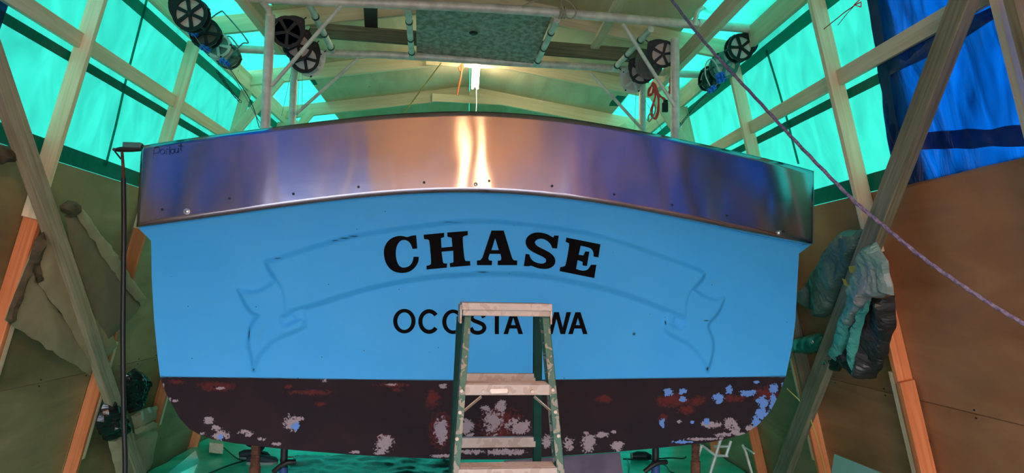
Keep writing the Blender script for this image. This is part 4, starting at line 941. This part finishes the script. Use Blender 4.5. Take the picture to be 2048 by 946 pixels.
# ------------------------------------------------------------------ clamp and hose at the left end of the band
CV = -.02
def Q(px, py, v=CV): return G(px, py, v)
cl = thing('clamp', 'dark locking clamp gripping the top left corner of the steel strip', 'clamp', Q(258, 305))
m = MB(); m.tube([Q(228, 300), Q(240, 299), Q(262, 298), Q(292, 297)], .011, 10, rr=[.008, .015, .018, .014]); m.tube([Q(250, 290), Q(262, 288), Q(280, 289), Q(290, 294)], .008, 8)
m.build('jaw', M['dark'], cl, smooth=True)
m = MB(); m.tube([Q(228, 299, CV-.03), Q(228, 299, CV+.03)], .009, 10); m.tube([Q(230, 303), Q(238, 313), Q(242, 318)], .005, 8); m.build('screw', M['dark'], cl, smooth=True)
MB().box(Q(266, 291), .05, .02, .016).build('body', M['greyplate'], cl, bevel=.004)
hs = thing('air_hose', 'black rubber hose hanging straight down from the clamp', 'hose', Q(248, 946))
MB().tube([Q(244, 302), Q(246, 330), Q(247, 358)], .009, 10, rr=[.008, .009, .011]).build('hose_fitting', M['rust'], hs, smooth=True)
hp = [Q(247, 356), Q(248, 450), Q(247, 550), Q(246, 650), Q(246.5, 750), Q(248, 850), Q(250, 950)]; end = hp[-1]
hp += [Vector((end.x, end.y, .25)), Vector((end.x+.05, end.y-.05, .05)), Vector((end.x+.3, end.y-.2, .02))]
MB().tube(spline(hp, 60), .0135, 12).build('hose', M['rubber'], hs, smooth=True)

# ------------------------------------------------------------------ crumpled sheets: outline inflated over a plane
def pillow(name, on, n, pts, off, thick, mat, parent=None, amp=.02, fr=5.0, res=.03, seed=0, label=None, cat=None, group=None, ridges=0, rdir=(0, 1)):
    q = [on(px, py, off) for px, py in pts]; c0 = sum(q, Vector())/len(q); ax = Vector((0, 1, 0)); az = n.cross(ax).normalized()
    if az.z < 0: az = -az
    P = np.array([((p-c0).dot(ax), (p-c0).dot(az)) for p in q]); lo, hi = P.min(0), P.max(0)
    poly = [Vector((x, y, 0)) for x, y in P]
    import bmesh
    bm = bmesh.new(); vs = [bm.verts.new(p) for p in poly]; f = bm.faces.new(vs)
    bmesh.ops.triangulate(bm, faces=[f])
    # cut into a grid
    for k in range(int((hi[0]-lo[0])/res)+1):
        bmesh.ops.bisect_plane(bm, geom=bm.verts[:]+bm.edges[:]+bm.faces[:], plane_co=(lo[0]+k*res, 0, 0), plane_no=(1, 0, 0))
    for k in range(int((hi[1]-lo[1])/res)+1):
        bmesh.ops.bisect_plane(bm, geom=bm.verts[:]+bm.edges[:]+bm.faces[:], plane_co=(0, lo[1]+k*res, 0), plane_no=(0, 1, 0))
    bmesh.ops.remove_doubles(bm, verts=bm.verts[:], dist=.002)
    co = np.array([v.co[:2] for v in bm.verts]); d = np.full(len(co), 9.)
    for i in range(len(P)):
        a, b = P[i], P[(i+1) % len(P)]; e = b-a; t = np.clip(((co-a) @ e)/(e @ e+1e-9), 0, 1); d = np.minimum(d, np.hypot(*(co-a-t[:, None]*e).T))
    vb, vf = [], []; ex_ = bm.faces[:]
    tris = [[v.index for v in f.verts] for f in (bm.verts.index_update() or ex_)]
    for (x, y), dd in zip(co, d):
        bul = thick*math.sqrt(max(0, 1-max(0, 1-dd/max(thick*1.2, .03))**2)) if thick > 0 else 0
        nn = amp*(mnoise.noise(Vector((x*fr, y*fr, seed)))+.7*abs(mnoise.noise(Vector((x*fr*2.3, y*fr*1.3, seed+4))))-.5*abs(mnoise.noise(Vector((x*fr*4.3, y*fr*3.1, seed+7)))))
        if ridges: nn += amp*1.1*abs(((x*rdir[0]+y*rdir[1])*ridges/3+1.2*mnoise.noise(Vector((x*2.5, y*1.5, seed)))) % 2-1)
        k_ = min(1, dd/.03)
        ed = .012*mnoise.noise(Vector((x*14, y*14, seed+2)))
        base = c0+ax*(x+ed)+az*(y+ed)
        vf.append(base+n*(bul+nn*k_+.004)); vb.append(base)
    bm.free(); N_ = len(vf); m = MB()
    cnt = {}
    for t in tris:
        for i in range(len(t)): e = (t[i], t[(i+1) % len(t)]); cnt[e] = 1
    fs = [tuple(t) for t in tris]+[tuple(i+N_ for i in reversed(t)) for t in tris]
    for (a, b) in cnt:
        if (b, a) not in cnt: fs.append((b, a, a+N_, b+N_))
    m.add(vf+vb, fs); o = m.build(name, mat, parent, smooth=not (ridges or 'bag' in name))
    if label: tag(o, label, cat, group)
    return o
# right side bundle
bd = thing('folded_tarp', 'grey green folded tarp hanging behind the right slanting timber', 'tarp', onR(1670, 640, .1))
pillow('tarp_fold', onR, NR, [(1688, 462), (1722, 457), (1742, 470), (1700, 560), (1672, 622), (1648, 636), (1606, 598), (1604, 588), (1640, 530)], .10, .05, M['bundle'], bd, .03, 7, .016, 1, ridges=16, rdir=(1, .4))
bd2 = thing('draped_tarp', 'silver and teal tarp draped below its dark folds beside the orange stud', 'tarp', onR(1740, 770, .1))
pillow('silver_fold', onR, NR, [(1738, 490), (1752, 482), (1775, 520), (1790, 592), (1745, 596), (1718, 640), (1690, 680), (1695, 610), (1715, 550)], .19, .03, M['silver'], bd2, .035, 7, .016, 2, ridges=14, rdir=(1, .2))
pillow('dark_fold', onR, NR, [(1745, 592), (1792, 592), (1793, 640), (1775, 715), (1752, 755), (1730, 760), (1700, 735), (1690, 690), (1720, 640)], .12, .05, M['olive'], bd2, .04, 7, .016, 3, ridges=20, rdir=(1, .15))
pillow('teal_fold', onR, NR, [(1692, 615), (1712, 600), (1706, 650), (1700, 690), (1670, 720), (1662, 706), (1680, 650)], .20, .02, M['tealfold'], bd2, .025, 8, .014, 4, ridges=22, rdir=(1, .1))
pillow('teal_fold', onR, NR, [(1722, 620), (1744, 600), (1728, 650), (1716, 690), (1707, 745), (1696, 712), (1706, 670)], .21, .02, M['tealfold'], bd2, .025, 8, .014, 5, ridges=22, rdir=(1, .1))
pillow('tarp_bundle', onR, NR, [(1588, 690), (1596, 674), (1640, 666), (1652, 672), (1648, 700), (1625, 708), (1592, 706)], .12, .05, M['gpouch'], None, .02, 9, .02, 6, 'small dark green rolled tarp with a grommet beside the hull edge', 'tarp')
gro = onR(1624, 684, .2); MB().tube([gro+Vector((0, .012*math.cos(a), .012*math.sin(a))) for a in [i*math.pi/6 for i in range(12)]], .003, 6, closed=True).build('grommet', M['steel'], None); gobj = bpy.data.objects['grommet']; tag(gobj, 'metal grommet on the dark green rolled tarp', 'grommet')
pillow('dark_bundle', onR, NR, [(1645, 708), (1676, 702), (1688, 720), (1680, 742), (1650, 745), (1640, 730)], .10, .06, M['bag'], None, .02, 9, .02, 7, 'dark plastic bundle under the draped tarp by the timber', 'bundle')
# cardboard left
cb_ = thing('flattened_carton', 'torn flattened cardboard carton hung behind the left timber', 'cardboard', onL(180, 750, .1))
pillow('flap', onL, NL, [(8, 640), (30, 585), (62, 500), (88, 498), (70, 555), (100, 602), (188, 700), (180, 752), (100, 700)], .10, .015, M['card'], cb_, .01, 3, .06, 11)
pillow('flap', onL, NL, [(95, 470), (118, 500), (170, 570), (235, 690), (190, 742), (130, 640), (72, 560)], .118, .012, M['card'], cb_, .012, 3, .06, 12)
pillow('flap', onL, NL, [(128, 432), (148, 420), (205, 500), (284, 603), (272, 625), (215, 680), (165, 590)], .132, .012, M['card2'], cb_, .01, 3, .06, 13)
pillow('flap', onL, NL, [(140, 412), (158, 408), (225, 500), (292, 598), (284, 612), (240, 565)], .148, .02, M['card'], cb_, .008, 3, .06, 14)
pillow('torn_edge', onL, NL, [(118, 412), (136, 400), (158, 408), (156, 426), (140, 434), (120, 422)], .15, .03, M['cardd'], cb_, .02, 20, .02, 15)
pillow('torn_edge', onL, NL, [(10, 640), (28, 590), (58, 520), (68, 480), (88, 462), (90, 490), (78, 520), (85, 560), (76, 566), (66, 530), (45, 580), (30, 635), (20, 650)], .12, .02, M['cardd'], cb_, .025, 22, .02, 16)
# bags and carton low on the left
pillow('rubbish_bag', onL, NL, [(252, 748), (268, 737), (288, 752), (290, 765), (272, 810), (258, 826), (248, 812), (245, 770)], .10, .08, M['bag'], None, .045, 10, .014, 21, 'crumpled black plastic bag hanging right of the hose', 'bag')
pillow('rubbish_bag', onL, NL, [(192, 842), (212, 790), (235, 815), (245, 860), (230, 874), (208, 880), (196, 865)], .10, .1, M['bag'], None, .045, 10, .016, 22, 'black plastic bag slumped low between orange stud and timber', 'bag')
bxx = thing('cardboard_box', 'open cardboard box low on the left below the black bag', 'box', onL(280, 940, .1))
pillow('carton_side', onL, NL, [(262, 832), (285, 818), (312, 812), (308, 838), (270, 862)], .14, .03, M['card'], bxx, .006, 4, .05, 23)
pillow('carton_flap', onL, NL, [(268, 860), (306, 842), (314, 848), (310, 862), (270, 868)], .17, .02, M['teal'] if False else M['card'], bxx, .006, 4, .05, 24)
pillow('carton_body', onL, NL, [(215, 882), (250, 870), (310, 860), (298, 920), (290, 946), (235, 960)], .10, .05, M['card'], bxx, .006, 4, .06, 25)
for pts in ([(281, 823), (286, 821), (289, 838), (285, 841)], [(294, 816), (299, 814), (304, 824), (299, 826)]):
    MB().prism([onL(px, py, .19) for px, py in pts], NL*.001).build('tape', M['whiteplate'], bxx)
# dark rag on the far left top of plywood
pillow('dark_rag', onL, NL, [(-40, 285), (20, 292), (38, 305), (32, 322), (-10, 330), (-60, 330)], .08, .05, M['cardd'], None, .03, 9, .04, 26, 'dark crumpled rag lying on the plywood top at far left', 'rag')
# sheets leaning at the bottom corners
q = [onL(325, 946, .5), onL(395, 900, .5), onL(402, 925, .5), onL(372, 950, .5)]
q = [onZ(300, 975, .16), onZ(391, 901, .16), onZ(400, 926, .02), onZ(360, 990, .02)]
tag(MB().prism(q, (0, 0, -.004)).build('metal_offcut', M['mirror'], None), 'bright bare aluminium offcut on the floor left of the hull', 'metal sheet')
q = [onR(1670, 908, .3), onR(1765, 946, .3), onR(1800, 1010, .3), onR(1655, 1010, .3)]
tag(MB().prism(q, NR*.006).build('sheet_panel', M['teal'], None), 'pale teal sheet leaning at the foot of the right wall', 'sheet')

# ------------------------------------------------------------------ floor things
def gs(u, v):
    x = -2.9+5.7*u; y = 3.6+(YE-3.7)*v
    return Vector((x, y, .018+.018*abs(nz3((x*1.5, y*1.8, 3)))+.012*abs(nz3((x*4+y, y*4, 7)))))
gsh = grid_surface('ground_sheet', gs, 150, 150, M['sheet'], None); tag(gsh, 'bright green crinkled tarp spread on the floor under the boat', 'tarp')
def ds(u, v):
    a = onZ(590, 917, .04).lerp(onZ(905, 917, .04), u); b = onZ(560, 975, .04).lerp(onZ(905, 975, .04), u); p = a.lerp(b, v)
    return Vector((p.x, p.y, .065+.05*abs(nz3((p.x*3, p.y*4, 9)))+.02*abs(nz3((p.x*9, p.y*9, 2)))))
tag(grid_surface('plastic_sheet', ds, 60, 40, M['darksheet'], None), 'dark wrinkled plastic sheet on the floor left of the ladder', 'plastic sheet')
q = [onY(1008, 922, 5.3), onY(1240, 905, 5.3)]; q += [Vector((q[1].x+.03, 5.05, .05)), Vector((q[0].x, 5.05, .05))]
tag(MB().prism(q, (0, .012, 0)).build('grey_board', M['greyboard'], None), 'grey scuffed board leaning low behind the right leg of the ladder', 'board')
# jack posts
def jack(px, r, mat, label, handle, v, mat2=None):
    top = G(px, 893, v); zt_ = min(top.z+.03, 1.05); x, y = top.x, top.y
    u = (Vector((x, y, 0))-B0).dot(BX); zt_ = float(np.interp(u, E_[:, 0], E_[:, 1]))-.004
    root = thing('jack_stand', label, 'jack stand', (x, y, 0), 'jack stands propping the stern')
    pts = [Vector((x, y, .4+(zt_-.4)*i/60)) for i in range(61)]
    if handle: MB().tube([(x, y, .4), (x, y, zt_)], r, 14).build('screw_post', mat, root, smooth=True)
    else: MB().tube(pts, r, 12, rr=[r*(1.06 if i % 2 else .94) for i in range(61)]).build('screw_post', mat, root)
    MB().tube([(x, y, .35), (x, y, .66)], r+.006, 16).build('sleeve', mat2 or mat, root, smooth=True)
    MB().box((x, y, zt_-.008), .07, .05, .008).build('pad', M['dark'], root, bevel=.003)
    for k in range(3):
        a = k*2.09+.5; MB().tube([(x+.02*math.cos(a), y+.02*math.sin(a), .5), (x+.1*math.cos(a), y+.1*math.sin(a), .05)], .014, 8).build('leg', mat2 or mat, root, smooth=True)
    if handle:
        c = Vector((x, y, G(px, 928, v).z)); MB().tube([G(px-22, 944, v-.04), G(px-8, 932, v-.05), G(px+6, 925, v-.05), G(px+22, 924, v-.03)], .016, 10).build('handle', M['dark'], root, smooth=True)
jack(512, .028, M['rust'], 'rusty threaded jack post under the left of the stern', False, .35)
jack(569, .022, M['dark'], 'black jack post with crank handle beside the rusty left one', True, .35, M['bluepipe'])
jack(1311, .023, M['dark'], 'jack post with crank handle and blue sleeve under the right', True, .35, M['bluepipe'])
jack(1391, .026, M['rust'], 'rusty jack post furthest right under the stern', False, .35)
# aluminium stepladder and frame on the right behind the hull
sl = thing('small_ladder', 'small aluminium step stool under the right side of the hull', 'ladder', onZ(1430, 900, 0))
def Y7(px, py, y=6.3): return onY(px, py, y)
for a, b in (((1442, 878), (1416, 960)), ((1404, 890), (1390, 930)), ((1462, 882), (1452, 912))): MB().tube([Y7(*a), Y7(*b)], .014, 8).build('leg', M['alu'], sl, smooth=True)
for a, b in (((1405, 891), (1430, 910)), ((1432, 911), (1456, 912)), ((1428, 893), (1458, 893))): MB().tube([Y7(*a), Y7(*b)], .012, 8).build('tread', M['alu'], sl, smooth=True)
line('conduit', [onR(1485, 890, .2), onR(1492, 905, .2), onR(1512, 975, .2)], .012, M['alu'], 'thin metal pipe leaning on the lower right wall', 'pipe', sm_=False)
line('conduit', [onR(1486, 893, .19), onR(1498, 900, .19), onR(1508, 907, .19)], .008, M['white'], 'short pale rod across the leaning metal pipe', 'rod', sm_=False)
# power tool and cords
tl = thing('power_tool', 'black hand power tool lying on the floor behind the blue jack', 'tool', onZ(1285, 913, .02))
zc = .06
MB().tube([onZ(1263, 912, zc), onZ(1275, 912, zc), onZ(1292, 912, zc), onZ(1300, 914, zc)], .04, 12, rr=[.03, .05, .045, .03]).build('tool_body', M['black'], tl, smooth=True)
MB().tube([onZ(1262, 912, zc), onZ(1264, 912, zc)], .035, 12).build('tool_head', M['manila'], tl, smooth=True)
def fl_line(pts, r, mat, label, cat='cord', name='cord'): return line(name, [onZ(px, py, .05) for px, py in pts], r, mat, label, cat, num=40)
fl_line([(1246, 918), (1290, 919), (1340, 916), (1365, 917), (1372, 914)], .008, M['rubber'], 'black cord running right from the power tool')
fl_line([(1318, 925), (1332, 932), (1340, 943), (1360, 950), (1380, 960)], .007, M['rubber'], 'black cord curling down right of the blue jack')
fl_line([(1254, 918), (1258, 932), (1256, 950)], .006, M['greyplate'], 'grey cord curling beside the grey board')
fl_line([(495, 920), (460, 930), (410, 950)], .008, M['rubber'], 'dark cord stretched across green floor tarp at left')
fl_line([(445, 893), (475, 917), (500, 921)], .006, M['rubber'], 'thin dark cord meeting the stretched one by the shoes')
fl_line([(575, 914), (620, 914), (645, 915), (655, 912), (660, 916), (650, 930), (630, 942), (612, 948)], .009, M['manila'], 'tan hose curling on the floor beside the left jacks', 'hose', 'hose')
fl_line([(560, 920), (600, 921), (640, 920), (655, 917)], .012, M['gpouch'], 'green hose running along the floor left', 'hose', 'hose')
fl_line([(655, 916), (680, 915), (690, 918), (700, 914), (750, 916), (830, 918)], .02, M['dark'], 'black webbing strap lying on the floor left of ladder', 'strap', 'webbing_strap')
fl_line([(1478, 905), (1500, 918), (1520, 930)], .01, M['white'], 'short white strip along foot of the right wall', 'strip', 'floor_strip')
# wood block end seen left
q = [onZ(418, 905, .05), onZ(446, 908, .05), onZ(446, 884, .05), onZ(420, 884, .05)]
tag(MB().prism(q, (0, 0, .1)).build('wood_block', M['pine'], None), 'pale wood block on the floor below the hull at left', 'block')

# ------------------------------------------------------------------ person standing behind the hull
SH = onZ(505, 925, .02); px_, py_ = SH.x+.06, SH.y+.05
per = thing('person', 'person in dark jeans and dark shoes standing behind the stern', 'person', (px_, py_, 0))
def skin(name, joints, edges, rad, mat, parent, root=0, lv=1):
    me = bpy.data.meshes.new(name); me.from_pydata([tuple(Vector((px_, py_, 0))+Vector(j)) for j in joints], edges, []); o = bpy.data.objects.new(name, me); 
    link(o, parent); s = o.modifiers.new('skin', 'SKIN'); s.use_smooth_shade = True
    sv = me.skin_vertices[0].data if me.skin_vertices else None
    return o, me, s
import bmesh
def skinbody(name, joints, edges, mat, parent, root=0, lv=2):
    bm = bmesh.new(); lay = bm.verts.layers.skin.verify(); vs = []
    for x, y, z, r in joints:
        v = bm.verts.new((x, y, z)); v[lay].radius = (r, r) if not isinstance(r, tuple) else r; vs.append(v)
    vs[root][lay].use_root = True
    for a, b in edges: bm.edges.new((vs[a], vs[b]))
    me = bpy.data.meshes.new(name); bm.to_mesh(me); bm.free(); me.materials.append(mat); o = bpy.data.objects.new(name, me); link(o, parent, Matrix.Translation((px_, py_, 0)))
    s = o.modifiers.new('skin', 'SKIN'); s.use_smooth_shade = True; b = o.modifiers.new('sub', 'SUBSURF'); b.levels = lv; b.render_levels = lv; return o
# facing +X (to the right), feet a step apart
J = [(0, 0, .95, .13), (0, .0, 1.15, .125), (.0, 0, 1.35, .15), (0, 0, 1.47, .06), (.02, 0, 1.56, .055),
     (0, -.1, .88, .09), (.03, -.1, .5, .068), (0, -.11, .14, .055), (0, .1, .88, .09), (-.04, .1, .5, .068), (-.14, .1, .14, .055),
     (0, -.19, 1.41, .055), (.02, -.24, 1.15, .045), (.16, -.22, .95, .034), (.24, -.2, .9, .028),
     (0, .19, 1.41, .055), (.02, .24, 1.15, .045), (.16, .22, .95, .034), (.24, .2, .9, .028)]
Ed = [(0, 1), (1, 2), (2, 3), (3, 4), (0, 5), (5, 6), (6, 7), (0, 8), (8, 9), (9, 10), (2, 11), (11, 12), (12, 13), (13, 14), (2, 15), (15, 16), (16, 17), (17, 18)]
skinbody('body', J, Ed, M['shirt'], per)
Jt = [(0, 0, .93, .15), (0, -.1, .86, .105), (.03, -.1, .5, .085), (0, -.11, .13, .075), (0, .1, .86, .105), (-.04, .1, .5, .085), (-.14, .1, .13, .075)]
skinbody('jeans', Jt, [(0, 1), (1, 2), (2, 3), (0, 4), (4, 5), (5, 6)], M['jeans'], per)
Hd = [(.02, 0, 1.56, .05), (.03, 0, 1.62, .075), (.03, 0, 1.69, .09), (.02, 0, 1.75, .07), (.1, 0, 1.66, .02), (.12, 0, 1.655, .012)]
hd = skinbody('head', Hd, [(0, 1), (1, 2), (2, 3), (2, 4), (4, 5)], M['skin'], per)
skinbody('hair', [(.0, 0, 1.70, .088), (.0, 0, 1.76, .08), (-.03, 0, 1.66, .075)], [(0, 1), (0, 2)], M['hair'], per)
m = MB()
for sy in (-1, 1): c = Vector((px_+.105, py_+sy*.03, 1.69)); m.tube([c, c+Vector((.012, 0, 0))], .01, 8)
m.build('eye', M['white'], per)
for sy in (-1, 1):
    Jh = [(.24, sy*.2, .9, .026), (.29, sy*.195, .87, .03)]; Eh = [(0, 1)]
    for k in range(4):
        o_ = (k-1.5)*.02; ln = (.03, .036, .034, .026)[k]; b = len(Jh); Jh += [(.32, sy*.19+o_*.9, .855, .01), (.32+ln, sy*.19+o_, .84, .009), (.325+ln*1.6, sy*.19+o_, .81, .008)]; Eh += [(1, b), (b, b+1), (b+1, b+2)]
    b = len(Jh); Jh += [(.28, sy*.165, .865, .011), (.31, sy*.15, .85, .01), (.335, sy*.148, .835, .008)]; Eh += [(1, b), (b, b+1), (b+1, b+2)]
    skinbody('hand', Jh, Eh, M['skin'], per, lv=1)
for fx, fy in ((0, -.11), (-.14, .1)):
    sec = [(-.09, .036, .075), (-.05, .042, .1), (0, .044, .1), (.06, .046, .085), (.12, .048, .065), (.17, .045, .05), (.2, .025, .035)]
    m = MB(); m.tube([Vector((px_+fx+a, py_+fy, .02+h_/2)) for a, _, h_ in sec], .04, 14, rr=[w_ for _, w_, _ in sec]); 
    m.v = [(x, y, max(.03, min(.135, z))) for x, y, z in m.v]; sh_ = m.build('shoe', M['shoe'], per, smooth=True)
    m = MB(); m.tube([Vector((px_+fx+a, py_+fy, .03)) for a, _, h_ in sec], .04, 14, rr=[w_*1.08 for _, w_, _ in sec]); m.v = [(x, y, .022 if z < .03 else .046) for x, y, z in m.v]; m.build('sole', M['sole'], sh_)
